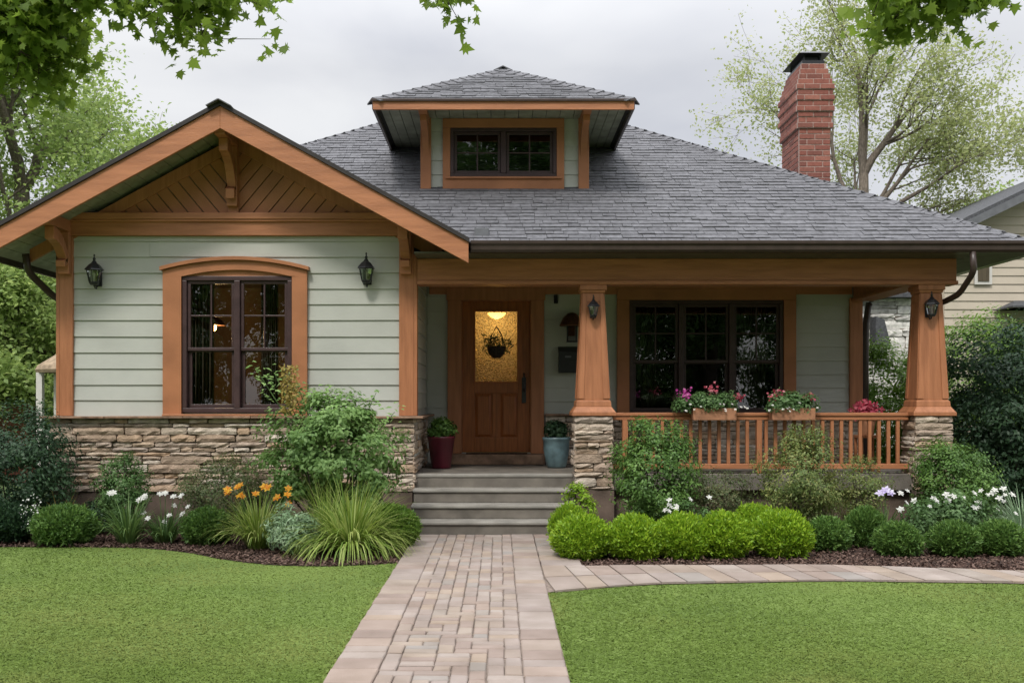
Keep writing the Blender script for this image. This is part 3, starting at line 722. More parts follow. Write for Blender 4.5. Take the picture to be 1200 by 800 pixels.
# porch beam
mb = MB(); mb.box(WX1 + .052, 5.20, 11.93, 12.13, 2.80, 3.05); mb.box(WX1 + .054, 5.21, 11.905, 12.155, 2.755, 2.798)
mb.box(4.70, 4.95, 12.158, DB - .063, 2.80, 3.05); mb.box(4.68, 4.97, 12.158, DB - .064, 2.757, 2.798)
mb.box(WX1 + .055, 4.69, DB - .06, DB - .029, 2.85, 3.05)
hp(mb, 'porch_beam', M['orange_h'], 0.006)
# piers and columns
def pier(x0, x1, sd):
    y0, y1 = 11.85, 12.29
    mb = MB(); mb.box(x0 + .03, x1 - .03, y0 + .03, y1 - .03, 0.42, 1.262)
    p = hp(mb, 'stone_pier', M['mortar'])
    mb = MB()
    stones(mb, fmap(y0 + .03), x0, x1, 0.425, 1.262, sd, .03); stones(mb, lmap(x0 + .03), y0 + .02, y1, 0.425, 1.262, sd + 1, .03)
    stones(mb, rmap(x1 - .03), y0 + .02, y1, .425, 1.262, sd + 2, .03)
    hp(mb, 'stones', M['stone'], parent=p)
    mb = MB(); mb.box(x0 + .01, x1 + .01, y0 + .02, y1, 0.0, .418); hp(mb, 'pier_footing', M['foundation'], parent=p)
    return p
pier(0.845, 1.29, 31); pier(4.695, 5.13, 41)
def column(x0, x1, t):
    """tapered box column; t is how the top is shifted"""
    y0, y1 = 11.87, 12.27; cx = (x0 + x1) / 2; cy = (y0 + y1) / 2; mb = MB()
    def fr(hw, z): return [(cx - hw, cy - hw, z), (cx + hw, cy - hw, z), (cx + hw, cy + hw, z), (cx - hw, cy + hw, z)]
    def lift(a, b): mb.hexa(a + b)
    b0 = (x1 - x0) / 2
    lift(fr(b0 + .018, 1.266), fr(b0 + .018, 1.305)); lift(fr(b0 + .016, 1.3055), fr(b0 - .03, 1.37)); lift(fr(b0 - .03, 1.3705), fr(b0 - .035, 1.43)); lift(fr(b0 - .035, 1.4305), fr(b0 - .05, 1.445))
    h0, h1 = b0 - .052, .118
    lift(fr(h0, 1.4455), fr(h1, 2.66)); lift(fr(h1 + .012, 2.6605), fr(h1 + .022, 2.695)); lift(fr(h1 + .035, 2.6955), fr(h1 + .035, 2.753))
    c = hp(mb, 'porch_column', M['orange_v'], 0.004)
    mb = MB()      # applied corner strips leaving a sunk panel
    zb_, zt_ = 1.46, 2.56
    def hwz(z): return h0 + (h1 - h0) * (z - 1.4455) / (2.66 - 1.4455)
    for face in range(4):
        def pt(u, z, w_):
            hw_ = hwz(z); r = [(u * hw_, -(hw_ + w_)), ((hw_ + w_), u * hw_), (-u * hw_, (hw_ + w_)), (-(hw_ + w_), -u * hw_)][face]
            return (cx + r[0], cy + r[1], z)
        for ua, ub in ((-1.0, -.62), (.62, 1.0)):
            mb.hexa([pt(ua, zb_, .0005), pt(ub, zb_, .0005), pt(ub, zb_, .011), pt(ua, zb_, .011), pt(ua, 2.655, .0005), pt(ub, 2.655, .0005), pt(ub, 2.655, .011), pt(ua, 2.655, .011)])
        mb.hexa([pt(-.61, zt_, .0005), pt(.61, zt_, .0005), pt(.61, zt_, .011), pt(-.61, zt_, .011), pt(-.61, 2.655, .0005), pt(.61, 2.655, .0005), pt(.61, 2.655, .011), pt(-.61, 2.655, .011)])
    hp(mb, 'column_strips', M['orange_v'], .002, parent=c)
column(0.84, 1.30, 0); column(4.69, 5.14, 0)

# railing
RY = 12.05
mb = MB(); mb.box(1.30, 4.69, RY - .045, RY + .045, 1.262, 1.30); mb.box(1.30, 4.69, RY - .03, RY + .03, 1.215, 1.2615)
rl = hp(mb, 'porch_railing', M['orange_h'], .006)
mb = MB(); mb.box(1.30, 4.69, RY - .03, RY + .03, .655, .715); hp(mb, 'bottom_rail', M['orange_h'], .005, parent=rl)
mb = MB(); mb.box(1.41, 1.475, RY - .04, RY + .04, .605, 1.214); hp(mb, 'rail_post', M['orange_v'], .004, parent=rl); mb = MB(); mb.box(2.95, 3.01, RY - .04, RY + .04, .605, 1.214); hp(mb, 'rail_post', M['orange_v'], .004, parent=rl)
x = 1.55; bal = None
while x < 4.66:
    if not (2.92 < x < 3.04):
        mb = MB(); mb.box(x - .019, x + .019, RY - .019, RY + .019, .716, 1.2145); hp(mb, 'baluster', M['orange_v'], .003, parent=rl)
    x += .108

# windows
def window(parent, u, z0, z1, y, units, cas=None, zsplit=None, label=None, cols=2, rows=2, fr=.05):
    x0, x1 = u
    fb = MB(); w_ = fr
    def rim(mb, a, b, c, d, t, ya, yb):
        mb.box(a, b, ya, yb, c, c + t); mb.box(a, b, ya, yb, d - t, d); mb.box(a, a + t, ya, yb, c + t + .0005, d - t - .0005); mb.box(b - t, b, ya, yb, c + t + .0005, d - t - .0005)
    rim(fb, x0, x1, z0, z1, w_, y - .03, y + .10)
    W = (x1 - x0 - 2 * w_ + .0) ; uw = (W - (units - 1) * .065) / units
    us = []
    for k in range(units):
        a = x0 + w_ + k * (uw + .065); us.append((a, a + uw))
        if k: fb.box(a - .0645, a - .0005, y - .035, y + .095, z0 + w_ + .001, z1 - w_ - .001)
    win = hp(fb, 'window', M['brown'], .005)
    if label: win['label'] = label
    zs = zsplit
    gl = []
    for a, b in us:
        # upper sash with muntins, lower sash behind it
        mb = MB(); c, d = (zs if zs else z0 + w_), z1 - w_
        rim(mb, a + .002, b - .002, c + .001, d - .001, .036, y, y + .035)
        m_ = .018
        for i in range(1, cols): xx = a + (b - a) * i / cols; mb.box(xx - m_ / 2, xx + m_ / 2, y + .006, y + .03, c + .037, d - .037)
        for i in range(1, rows):
            zz = c + (d - c) * i / rows
            for i2 in range(cols):
                xa = a + .04 + (b - a - .08) * i2 / cols + (.012 if i2 else 0); xb = a + .04 + (b - a - .08) * (i2 + 1) / cols - (.012 if i2 < cols - 1 else 0)
                mb.box(xa - .003, xb + .003, y + .008, y + .028, zz - m_ / 2, zz + m_ / 2)
        hp(mb, 'upper_sash' if zs else 'sash', M['brown'], .003, parent=win)
        gl.append((a + .03, b - .03, c + .03, d - .03, y + .018))
        if zs:
            mb = MB(); rim(mb, a + .002, b - .002, z0 + w_ + .001, c + .03, .042, y + .037, y + .072); hp(mb, 'lower_sash', M['brown'], .003, parent=win)
            gl.append((a + .03, b - .03, z0 + w_ + .03, c + .0, y + .055))
    for a, b, c, d, yy in gl:
        mb = MB(); mb.add([(a, yy, c), (b, yy, c), (b, yy, d), (a, yy, d)], [(0, 1, 2, 3)])
        hp(mb, 'pane', M['glass'], parent=win)
    return win
w1 = window(house, (WIN[0], WIN[1]), WIN[2], WIN[3], DW - .02, 2, zsplit=wz(411, DW), label='large double window with rounded orange head in the gable wall')
# arched casing
cx_ = (WIN[0] + WIN[1]) / 2; ox0, ox1 = wx(193, DW), wx(361, DW); ix0, ix1 = WIN[0] - .005, WIN[1] + .005
def arch(x, zside, zmid, a, b): t = (x - a) / (b - a) * 2 - 1; return zmid - (zmid - zside) * t * t
mb = MB(); n = 16; zi0 = wz(325, DW); yf = DW - .075
mb.box(ox0, ix0, yf, DW - .002, 1.264, zi0); mb.box(ix1, ox1, yf, DW - .002, 1.264, zi0)
for k in range(n):
    xa = ox0 + (ox1 - ox0) * k / n; xb = ox0 + (ox1 - ox0) * (k + 1) / n
    top = lambda x: arch(x, wz(318, DW), wz(306, DW), ox0, ox1)
    bot = lambda x: arch(min(max(x, ix0), ix1), zi0 + .001, wz(317, DW), ix0, ix1)
    mb.ext([(xa, yf, bot(xa)), (xb, yf, bot(xb)), (xb, yf, top(xb)), (xa, yf, top(xa))], (0, .072, 0))
hp(mb, 'casing', M['orange'], .0, parent=w1)
mb = MB()
for k in range(n):
    xa = ox0 - .025 + (ox1 - ox0 + .05) * k / n; xb = ox0 - .025 + (ox1 - ox0 + .05) * (k + 1) / n
    top = lambda x: arch(x, wz(318, DW), wz(306, DW), ox0 - .025, ox1 + .025) + .002
    mb.ext([(xa, yf - .04, top(xa)), (xb, yf - .04, top(xb)), (xb, yf - .04, top(xb) + .04), (xa, yf - .04, top(xa) + .04)], (0, .112, 0))
hp(mb, 'window_head', M['orange'], parent=w1); mb = MB()
for k in range(n):      # infill between square frame and curved head
    xa = ix0 + (ix1 - ix0) * k / n; xb = ix0 + (ix1 - ix0) * (k + 1) / n
    mb.ext([(xa, yf + .04, WIN[3]), (xb, yf + .04, WIN[3]), (xb, yf + .04, arch(xb, zi0 + .002, wz(316, DW), ix0, ix1)), (xa, yf + .04, arch(xa, zi0 + .002, wz(316, DW), ix0, ix1))], (0, .03, 0))
hp(mb, 'head_panel', M['orange'], parent=w1)
mb = MB(); mb.box(ox0 + .02, ox1 + .0, DW - .17, DW - .08, 1.2635, 1.285); hp(mb, 'sill', M['orange_h'], .005, parent=w1)
w2 = window(house, (PWIN[0], PWIN[1]), PWIN[2], PWIN[3], DB - .02, 3, zsplit=wz(425, DB), label='wide triple window under the porch', rows=2)
mb = MB(); c = .165; yf = DB - .07
mb.box(PWIN[0] - c, PWIN[0] - .002, yf, DB - .003, 1.266, PWIN[3]); mb.box(PWIN[1] + .002, PWIN[1] + c, yf, DB - .003, 1.266, PWIN[3])
mb.box(PWIN[0] - c, PWIN[1] + c, yf - .008, DB - .003, PWIN[3] + .001, PWIN[3] + .15); mb.box(PWIN[0] - c - .03, PWIN[1] + c + .03, yf - .03, DB - .003, PWIN[3] + .151, PWIN[3] + .175)
hp(mb, 'casing', M['orange'], .004, parent=w2)
# curtains
def curtain(x0, x1, y, z0, z1):
    mb = MB(); n = 40; vs = []
    for i in range(n + 1):
        x = x0 + (x1 - x0) * i / n; yy = y + .03 * math.sin(i * 1.25) + .008 * math.sin(i * 3.1); vs += [(x, yy, z0), (x, yy, z1)]
    mb.add(vs, [(2 * i, 2 * i + 2, 2 * i + 3, 2 * i + 1) for i in range(n)]); o = mb.build('curtain', M['curtain'], house, HO, smooth=True)
    md = o.modifiers.new('thick', 'SOLIDIFY'); md.thickness = .004
curtain(WIN[0] - .05, WIN[0] + .28, DW + .28, .9, 2.95); curtain(WIN[1] - .42, WIN[1] - .22, DW + .28, .9, 2.95)
curtain(PWIN[1] - .5, PWIN[1] - .15, DB + .3, .9, 2.9); curtain(PWIN[0] + .2, PWIN[0] + .4, DB + .3, .9, 2.9)

# door
mb = MB(); x0, x1, z0, z1 = DOOR; yd = DB + .015
gx0, gx1, gz0, gz1 = wx(556, DB), wx(607, DB), wz(448, DB), wz(364, DB)
st = .1
mb.box(x0 + .012, gx0, yd, yd + .045, z0 + .01, z1 - .01); mb.box(gx1, x1 - .012, yd, yd + .045, z0 + .01, z1 - .01)
mb.box(gx0 + .0003, gx1 - .0003, yd, yd + .045, gz1, z1 - .01); mb.box(gx0 + .0003, gx1 - .0003, yd, yd + .045, z0 + .01, z0 + .20)
mb.box(gx0 + .0003, gx1 - .0003, yd, yd + .045, gz0 - .14, gz0)
cxm = (gx0 + gx1) / 2; mb.box(cxm - .05, cxm + .05, yd, yd + .045, z0 + .2003, gz0 - .1403)
door = hp(mb, 'front_door', M['door'], .004)
mb = MB()
for a, b in ((gx0, cxm - .05), (cxm + .05, gx1)):
    c_, d2 = z0 + .20, gz0 - .14; mb.box(a + .0005, b - .0005, yd + .022, yd + .035, c_ + .0005, d2 - .0005)
    i = .045; q0 = [(a + .012, yd + .0215, c_ + .012), (b - .012, yd + .0215, c_ + .012), (b - .012, yd + .0215, d2 - .012), (a + .012, yd + .0215, d2 - .012)]
    q1 = [(a + i, yd + .004, c_ + i), (b - i, yd + .004, c_ + i), (b - i, yd + .004, d2 - i), (a + i, yd + .004, d2 - i)]
    mb.add(q0 + q1, [(4, 5, 6, 7), (0, 1, 5, 4), (1, 2, 6, 5), (2, 3, 7, 6), (3, 0, 4, 7)])
hp(mb, 'door_panels', M['door'], parent=door)
mb = MB(); mb.add([(gx0 - .002, yd + .025, gz0 - .002), (gx1 + .002, yd + .025, gz0 - .002), (gx1 + .002, yd + .025, gz1 + .002), (gx0 - .002, yd + .025, gz1 + .002)], [(0, 1, 2, 3)]); hp(mb, 'door_glass', M['doorglass'], parent=door)
mb = MB()
for a, b, c_, d2 in ((gx0 - .012, gx1 + .012, gz0 - .012, gz0 + .012), (gx0 - .012, gx1 + .012, gz1 - .012, gz1 + .012)): mb.box(a, b, yd - .012, yd - .0005, c_, d2)
for a in (gx0, gx1): mb.box(a - .012, a + .012, yd - .012, yd - .0006, gz0 + .0125, gz1 - .0125)
hp(mb, 'glass_bead', M['door'], .003, parent=door)
mb = MB(); hx = wx(614, DB); mb.box(hx - .028, hx + .028, yd - .02, yd - .0005, wz(472, DB), wz(442, DB))
mb.tube([(hx, yd - .02, 1.80), (hx, yd - .075, 1.775), (hx + .004, yd - .075, 1.60), (hx, yd - .02, 1.56)], .012, 8); mb.tube([(hx, yd - .02, 1.70), (hx, yd - .05, 1.70)], .022, 10)
mb.tube([(hx, yd - .02, wz(447, DB)), (hx, yd - .04, wz(447, DB))], .022, 12)
hp(mb, 'handle', M['black'], .003, parent=door)
mb = MB(); j = .012
mb.box(x0 - .185, x0 - .001, DB - .065, DB - .003, .737, z1); mb.box(x1 + .001, x1 + .175, DB - .065, DB - .003, .737, z1)
mb.box(x0 - .20, x1 + .19, DB - .073, DB - .003, z1 + .001, z1 + .165); mb.box(x0 - .22, x1 + .21, DB - .095, DB - .003, z1 + .166, z1 + .19)
mb.box(x0 + .0005, x0 + .011, DB - .05, DB + .1, z0, z1 - .0005); mb.box(x1 - .011, x1 - .0005, DB - .05, DB + .1, z0, z1 - .0005); mb.box(x0 + .0115, x1 - .0115, DB - .05, DB + .1, z1 - .009, z1 - .0005)
hp(mb, 'door_casing', M['orange_v'], .004)

# dormer
DD = 13.05; s_ = DD / F; dx0, dx1 = wx(496, DD), wx(687, DD); dzb = 4.06; dzt = 4.975; dcx = (dx0 + dx1) / 2
DWN = (wx(528, DD), wx(652, DD), wz(208, DD), wz(151, DD))
mb = MB(); wall(mb, fmap(DD), dx0, dx1, dzb - .2, dzt, .1, [DWN])
for s in (0, 1):
    X = dx0 if s == 0 else dx1 - .1
    mb.ext([(X, DD + .1, dzb - .2), (X, 15.2, dzb - .2), (X, 15.2, dzt), (X, DD + .1, dzt)], (.1, 0, 0))
siding(mb, fmap(DD), dx0 + .10, dx1 - .10, dzb, dzt - .005, [(DWN[0] - .02, DWN[1] + .02, DWN[2] - .02, DWN[3] + .02)], seed=9)
siding(mb, lmap(dx0), DD + .05, 15.0, dzb, dzt - .005, seed=9); siding(mb, rmap(dx1), DD + .05, 15.0, dzb, dzt - .005, seed=9)
hp(mb, 'dormer_wall', M['siding'])
mb = MB(); mb.box(dx0 - .03, dx0 + .10, DD - .06, DD - .002, dzb - .02, dzt - .01); mb.box(dx1 - .10, dx1 + .03, DD - .06, DD - .002, dzb - .02, dzt - .01)
c = .095
mb.box(DWN[0] - c, DWN[0] - .002, DD - .05, DD - .003, dzb - .01, DWN[3]); mb.box(DWN[1] + .002, DWN[1] + c, DD - .05, DD - .003, dzb - .01, DWN[3])
mb.box(DWN[0] - c, DWN[1] + c, DD - .055, DD - .003, DWN[3] + .001, DWN[3] + .115); mb.box(DWN[0] - c - .0, DWN[1] + c + .0, DD - .055, DD - .0035, dzb - .012, DWN[2] - .001)
mb.box(DWN[0] - .06, DWN[1] + .06, DD - .085, DD - .056, DWN[2] - .03, DWN[2] - .004)
hp(mb, 'dormer_trim', M['orange'], .004)
w3 = window(house, (DWN[0], DWN[1]), DWN[2], DWN[3], DD - .02, 2, label='small double window in the roof dormer', rows=2, fr=.042)
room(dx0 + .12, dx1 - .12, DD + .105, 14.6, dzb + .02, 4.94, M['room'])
# dormer braces
for X in (dx0 + .035, dx1 - .035):
    mb = MB(); mb.box(X - .05, X + .05, 12.36, DD - .061, 4.86, 4.955)
    for k in range(6):
        t0, t1 = k / 6, (k + 1) / 6; f = lambda t: (DD - .062 - .42 * (1 - math.sin(R(90) * t)), 4.86 - .30 * (1 - math.cos(R(90) * t)))
        a, b = f(t0), f(t1); mb.ext([(X - .04, a[0], a[1]), (X - .04, b[0], b[1]), (X - .04, min(b[0] + .0, DD - .062), b[1] - .10), (X - .04, a[0], a[1] - .07)], (.08, 0, 0))
    hp(mb, 'dormer_brace', M['orange'], .004)
# dormer roof
DE, dez = 12.30, 4.955; rx0, rx1 = wx(437, DE), wx(743, DE); rc_ = (rx0 + rx1) / 2; rhw = (rx1 - rx0) / 2; dp = .545; rz_ = dez + dp * rhw; ra = DE + rhw; RB = 16.2
mb = MB()
def deck(pts, off=.012, th=.04):
    n = len(pts); vs = [(p[0], p[1], p[2] - off) for p in pts] + [(p[0], p[1], p[2] - off - th) for p in pts]
    mb.add(vs, [tuple(range(n)), tuple(range(n, 2 * n))[::-1]] + [(i, n + i, n + (i + 1) % n, (i + 1) % n) for i in range(n)])
A_ = (rc_, ra, rz_); B_ = (rc_, RB, rz_)
deck([(rx0, DE, dez), (rx1, DE, dez), A_]); deck([(rx1, DE, dez), (rx1, RB, dez), B_, A_]); deck([(rx0, RB, dez), (rx0, DE, dez), A_, B_])
dr = hp(mb, 'dormer_roof', M['shingle_deck'])
mb = MB(); sl2 = math.sqrt(1 + dp * dp)
shingles(mb, (rc_, DE - .02, dez - .008), (1, 0, 0), Vector((0, 1, dp)).normalized(), lambda v: [(-rhw * (1 - v / (rhw * sl2)), rhw * (1 - v / (rhw * sl2)))], rhw * sl2 - .01, .10, 51)
shingles(mb, (rx1, DE, dez), (0, 1, 0), Vector((-1, 0, dp)).normalized(), lambda v: [(v / sl2, RB - DE)], rhw * sl2 - .01, .12, 52)
shingles(mb, (rx0, DE, dez), (0, 1, 0), Vector((1, 0, dp)).normalized(), lambda v: [(v / sl2, RB - DE)], rhw * sl2 - .01, .12, 53)
hip_caps(mb, (rx0, DE, dez), A_, 14, .02); hip_caps(mb, (rx1, DE, dez), A_, 14, .02); hip_caps(mb, (rc_, ra - .06, rz_ + .0), B_, 14, .03)
hp(mb, 'shingles', M['shingle'], parent=dr)
mb = MB(); yy = DE + .03
n = 14
for k in range(11):
    a = rx0 + .03 + k * (dx0 - .05 - rx0 - .03) / 4 if k < 4 else None
for k in range(4):
    wv = (dx0 - rx0 - .04) / 4
    mb.box(rx0 + .03 + k * wv, rx0 + .03 + (k + 1) * wv - .006, DE + .03, 14.9, dez - .02 + .0, dez - .003)
    wv2 = (rx1 - dx1 - .04) / 4
    mb.box(rx1 - .03 - (k + 1) * wv2 + .006, rx1 - .03 - k * wv2, DE + .03, 14.9, dez - .02, dez - .003)
for k in range(12):
    a = dx0 + (dx1 - dx0) * k / 12; b = dx0 + (dx1 - dx0) * (k + 1) / 12; mb.box(a + .003, b - .003, DE + .03, DD - .005, dez - .0205, dez - .003)
hp(mb, 'soffit_boards', M['soffit'], .002, parent=dr)
mb = MB(); mb.box(rx0, rx1, DE - .02, DE + .012, dez - .115, dez - .006); hp(mb, 'fascia_board', M['orange_h'], .003, parent=dr)
mb = MB(); mb.box(rx0 - .012, rx0 + .02, DE + .013, 14.75, dez - .10, dez - .006); mb.box(rx1 - .02, rx1 + .012, DE + .013, 14.75, dez - .10, dez - .006)
mb.box(rx0 - .02, rx1 + .02, DE - .045, DE - .021, dez - .02, dez + .008)
hp(mb, 'drip_edge', M['gutter'], .002, parent=dr)

# chimney
CHX0, CHX1, CHY0, CHY1 = 4.0, 4.42, 14.0, 14.85
mb = MB(); mbm = MB(); z = 3.9; top = 5.93; rg = random.Random(9); cz = .073; row = 0
def choff(z):
    yv = 470 - (z - EYE) * F / 14.0
    if yv > 150: return 0.0
    if yv > 146: return .03
    if yv > 132: return .005 + .022 * ((150 - yv) / 18)
    if yv > 100: return .034 + (.012 if int(row) % 2 else -.004)
    return .036 - .08 * (100 - yv) / 25
while z < top:
    o_ = choff(z + cz / 2); a, b, c_, d2 = CHX0 - o_, CHX1 + o_, CHY0 - o_, CHY1 + o_
    mbm.box(a + .004, b - .004, c_ + .004, d2 - .004, z, z + cz - .0005)
    sh = (row % 2) * .105
    def run(u0, u1, fn):
        u = u0 - sh
        while u < u1 - .005:
            e = min(u + .21, u1); s = max(u, u0)
            if e - s > .03: fn(s + .006, e - .006)
            u += .21
    run(a, b, lambda p, q: mb.box(p, q, c_ + rg.uniform(-.004, -.001), c_ + .05, z + .006, z + cz - .008))
    run(c_ + .0505, d2, lambda p, q: mb.box(a + rg.uniform(-.004, -.001), a + .05, p, q, z + .006, z + cz - .008))
    run(c_ + .0505, d2, lambda p, q: mb.box(b - .05, b + .002, p, q, z + .006, z + cz - .008))
    z += cz; row += 1
ch = hp(mbm, 'chimney', M['brickmortar']); hp(mb, 'bricks', M['brick'], .003, parent=ch)
mb = MB(); zt = z; mb.box(CHX0 + .06, CHX1 - .06, CHY0 + .06, CHY1 - .06, zt, zt + .05)
for a in (CHX0 + .09, CHX1 - .11):
    for b in (CHY0 + .1, CHY1 - .12): mb.box(a, a + .02, b, b + .02, zt + .05, zt + .13)
mb.box(CHX0 + .10, CHX1 - .10, CHY0 + .14, CHY1 - .14, zt + .051, zt + .125)
mb.hexa([(CHX0 + .0, CHY0 + .0, zt + .131), (CHX1 - .0, CHY0, zt + .131), (CHX1, CHY1, zt + .131), (CHX0, CHY1, zt + .131), (CHX0 + .07, CHY0 + .07, zt + .17), (CHX1 - .07, CHY0 + .07, zt + .17), (CHX1 - .07, CHY1 - .07, zt + .17), (CHX0 + .07, CHY1 - .07, zt + .17)])
hp(mb, 'chimney_cap', M['black'], .003, parent=ch)
mb = MB(); mb.ext([(3.94, 13.9, 3.9), (4.9, 13.9, 3.7), (5.0, 13.9, 3.86), (4.78, 13.9, 4.04), (4.5, 13.9, 4.33), (3.94, 13.9, 4.34)], (0, 1.0, 0)); hp(mb, 'flashing', M['flash'], parent=ch)

# ------------------------------------------------------------------ lanterns
def lantern(loc, rz, label, scale=1.0, group='black coach lanterns on the house', mats=None):
    r = empty('wall_lantern', loc, label, 'lantern', group, rz); r.scale = (scale,) * 3
    hm = M['black']
    mb = MB(); n = 6
    mb.box(-.05, .05, -.015, 0, -.14, .06); mb.tube([(0, -.01, -.12), (0, -.05, -.17), (0, -.10, -.16), (0, -.115, -.13)], .009, 8)
    mb.tube([(0, -.01, .03), (0, -.06, .05), (0, -.10, .04)], .009, 8)
    o = mb.build('bracket', hm, r, bevel=.003)
    mb = MB(); ph = R(30); c = (0, -.115)
    mb.lathe([(.045, -.135), (.055, -.115), (.062, -.105), (.058, -.10)], n, c, phase=ph)
    mb.lathe([(.088, .03), (.108, .036), (.104, .048), (.06, .10), (.035, .118), (.030, .125), (.018, .145)], n, c, phase=ph)
    mb.lathe([(.010, .145), (.016, .158), (.018, .168), (.010, .18), (.006, .195), (.011, .205), (.004, .222)], 10, c)
    for k in range(n):
        a = ph + 2 * math.pi * k / n; mb.tube([(c[0] + .057 * math.cos(a), c[1] + .057 * math.sin(a), -.10), (c[0] + .085 * math.cos(a), c[1] + .085 * math.sin(a), .032)], .005, 6)
    mb.build('housing', hm, r)
    mb = MB(); mb.lathe([(.052, -.099), (.080, .029)], n, c, phase=ph); mb.build('glass', M['lampglass'], r)
    mb = MB(); mb.lathe([(.011, -.10), (.011, -.03), (.016, -.02), (.013, .0), (.002, .012)], 10, c); mb.build('candle_bulb', M['white'], r)
    return r
lantern((wx(116, DW), DW - .028, wz(322, DW)), 0, 'black coach lantern on green siding left of the arched window', .98)
lantern((wx(431, DW), DW - .028, wz(320, DW)), 0, 'black coach lantern on green siding right of the arched window', .98)
lantern((1.065, 11.945, wz(362, 11.9)), 0, 'small black lantern on the front of the porch column nearest the door', .72)
lantern((wx(1085, 11.94) + .03, 11.945, wz(360, 11.9)), 0, 'black lantern on the porch column at the right corner of the house', .80)
# hooded lamp by the door, mailbox, little camera
hl = empty('porch_lamp', (wx(669, DB), DB - .03, wz(385, DB)), 'copper hooded wall lamp above the mailbox beside the front door', 'lamp')
mb = MB(); mb.lathe([(.16, .02), (.165, .03), (.12, .12), (.06, .185), (.02, .20)], 20, (0, -.15)); mb.box(-.05, .05, -.02, 0, -.1, .15); mb.build('hood', M['copper'], hl, smooth=False)
mb = MB(); mb.lathe([(.075, -.17), (.085, .018)], 4, (0, -.15), phase=R(45)); mb.build('glass', M['lampglass'], hl)
mb = MB(); 
for sx in (-1, 1):
    for sy in (-1, 1): mb.box(sx * .058 - .006, sx * .058 + .006, -.15 + sy * .058 - .006, -.15 + sy * .058 + .006, -.175, .02)
mb.box(-.07, .07, -.22, -.08, -.19, -.172); mb.build('cage', M['black'], hl)
mbx = empty('mailbox', (wx(665, DB), DB - .03, wz(437, DB)), 'black wall mailbox under the hooded lamp beside the door', 'mailbox')
mb = MB(); mb.box(-.125, .125, -.11, 0, 0, .30); mb.build('body', M['black'], mbx, bevel=.01)
mb = MB(); mb.hexa([(-.13, -.13, .27), (.13, -.13, .27), (.13, 0, .33), (-.13, 0, .33), (-.13, -.13, .285), (.13, -.13, .285), (.13, 0, .352), (-.13, 0, .352)]); mb.build('lid', M['black'], mbx, bevel=.004)
mb = MB(); mb.box(-.04, .04, -.118, -.1105, .20, .225); mb.build('name_plate', M['flash'], mbx)
cm = empty('security_camera', (wx(651, DB), DB - .03, wz(350, DB)), 'small black camera on the wall up beside the door frame', 'camera')
mb = MB(); mb.tube([(0, 0, 0), (0, -.04, .0)], .025, 12); mb.build('mount', M['black'], cm)
mb = MB(); mb.tube([(0, -.04, .04), (0, -.06, -.07)], .028, 14); mb.build('body', M['black'], cm, smooth=False)
# basket on the door
bk = empty('hanging_basket', (wx(582, DB), yd - .02, wz(418, DB)), 'dark twig basket hanging on the glass of the front door', 'basket')
mb = MB(); mb.lathe([(.05, -.02), (.10, .03), (.125, .10), (.13, .13), (.115, .13), (.10, .09)], 16, (0, -.08)); mb.build('basket_bowl', M['wreath'], bk)
mb = MB()
for sx in (-1, 1): mb.tube([(sx * .11, -.07, .12), (sx * .07, -.05, .28), (sx * .02, -.03, .37), (0, -.02, .40)], .008, 6)
mb.build('hanger', M['wreath'], bk)
rng = np.random.default_rng(5); n = 260; P = np.clip(rng.normal(size=(n, 3)), -1.6, 1.6) * np.array([.10, .03, .06]) + np.array([0, -.09, .16])
soup('twigs', quads(P, rng.normal(size=(n, 3)), .09, .16, rng), 4, M['leaf_dark'], rng.random(n), bk)
# lit lamps
def point(loc, e, col=(1, .62, .28), r=.03):
    l = bpy.data.lights.new('bulb_light', 'POINT'); l.energy = e; l.color = col; l.shadow_soft_size = r; o = bpy.data.objects.new('bulb_light', l); COL.objects.link(o); o.location = loc; return o
lp = empty('pendant_lamp', (wx(250, 13.2), 13.2, wz(384, 13.2)), 'lit pendant lamp glowing inside behind the arched window', 'lamp')
mb = MB(); mb.tube([(0, 0, .08), (0, 0, 1.0)], .005, 6); mb.lathe([(.03, .07), (.03, .12)], 12); mb.build('cord', M['black'], lp)
mb = MB(); mb.lathe([(.01, -.045), (.036, -.02), (.04, .01), (.03, .05), (.02, .069)], 14); mb.build('bulb', M['warm'], lp, smooth=True)
mb = MB(); mb.lathe([(.15, .03), (.10, .10), (.04, .14), (.02, .15)], 20); mb.build('lamp_shade', M['copper'], lp)
o = point((0, -.05, -.12), 36); o.parent = lp; o.name = 'light'
hlx = empty('hall_lamp', (wx(582, 14.5), 14.5, wz(368, 14.5)), 'lit amber ceiling lamp seen through the glass of the front door', 'lamp')
mb = MB(); mb.lathe([(.02, -.07), (.09, -.035), (.13, .01), (.12, .015)], 18); mb.build('bowl', M['warm'], hlx, smooth=True)
mb = MB(); mb.tube([(0, 0, .015), (0, 0, .36)], .012, 8); mb.lathe([(.135, .012), (.138, .022), (.10, .03)], 18); mb.build('fitting', M['copper'], hlx)
o = point((0, -.10, -.12), 6, r=.05); o.parent = hlx; o.name = 'light'

# doormat
mb = MB(); mb.box(wx(546, 13.8), wx(618, 13.8), 13.76, 13.93, .7355, .752); tag(mb.build('doormat', M['mat'], bevel=.004), 'narrow brown coir mat on the sill under the front door', 'doormat')

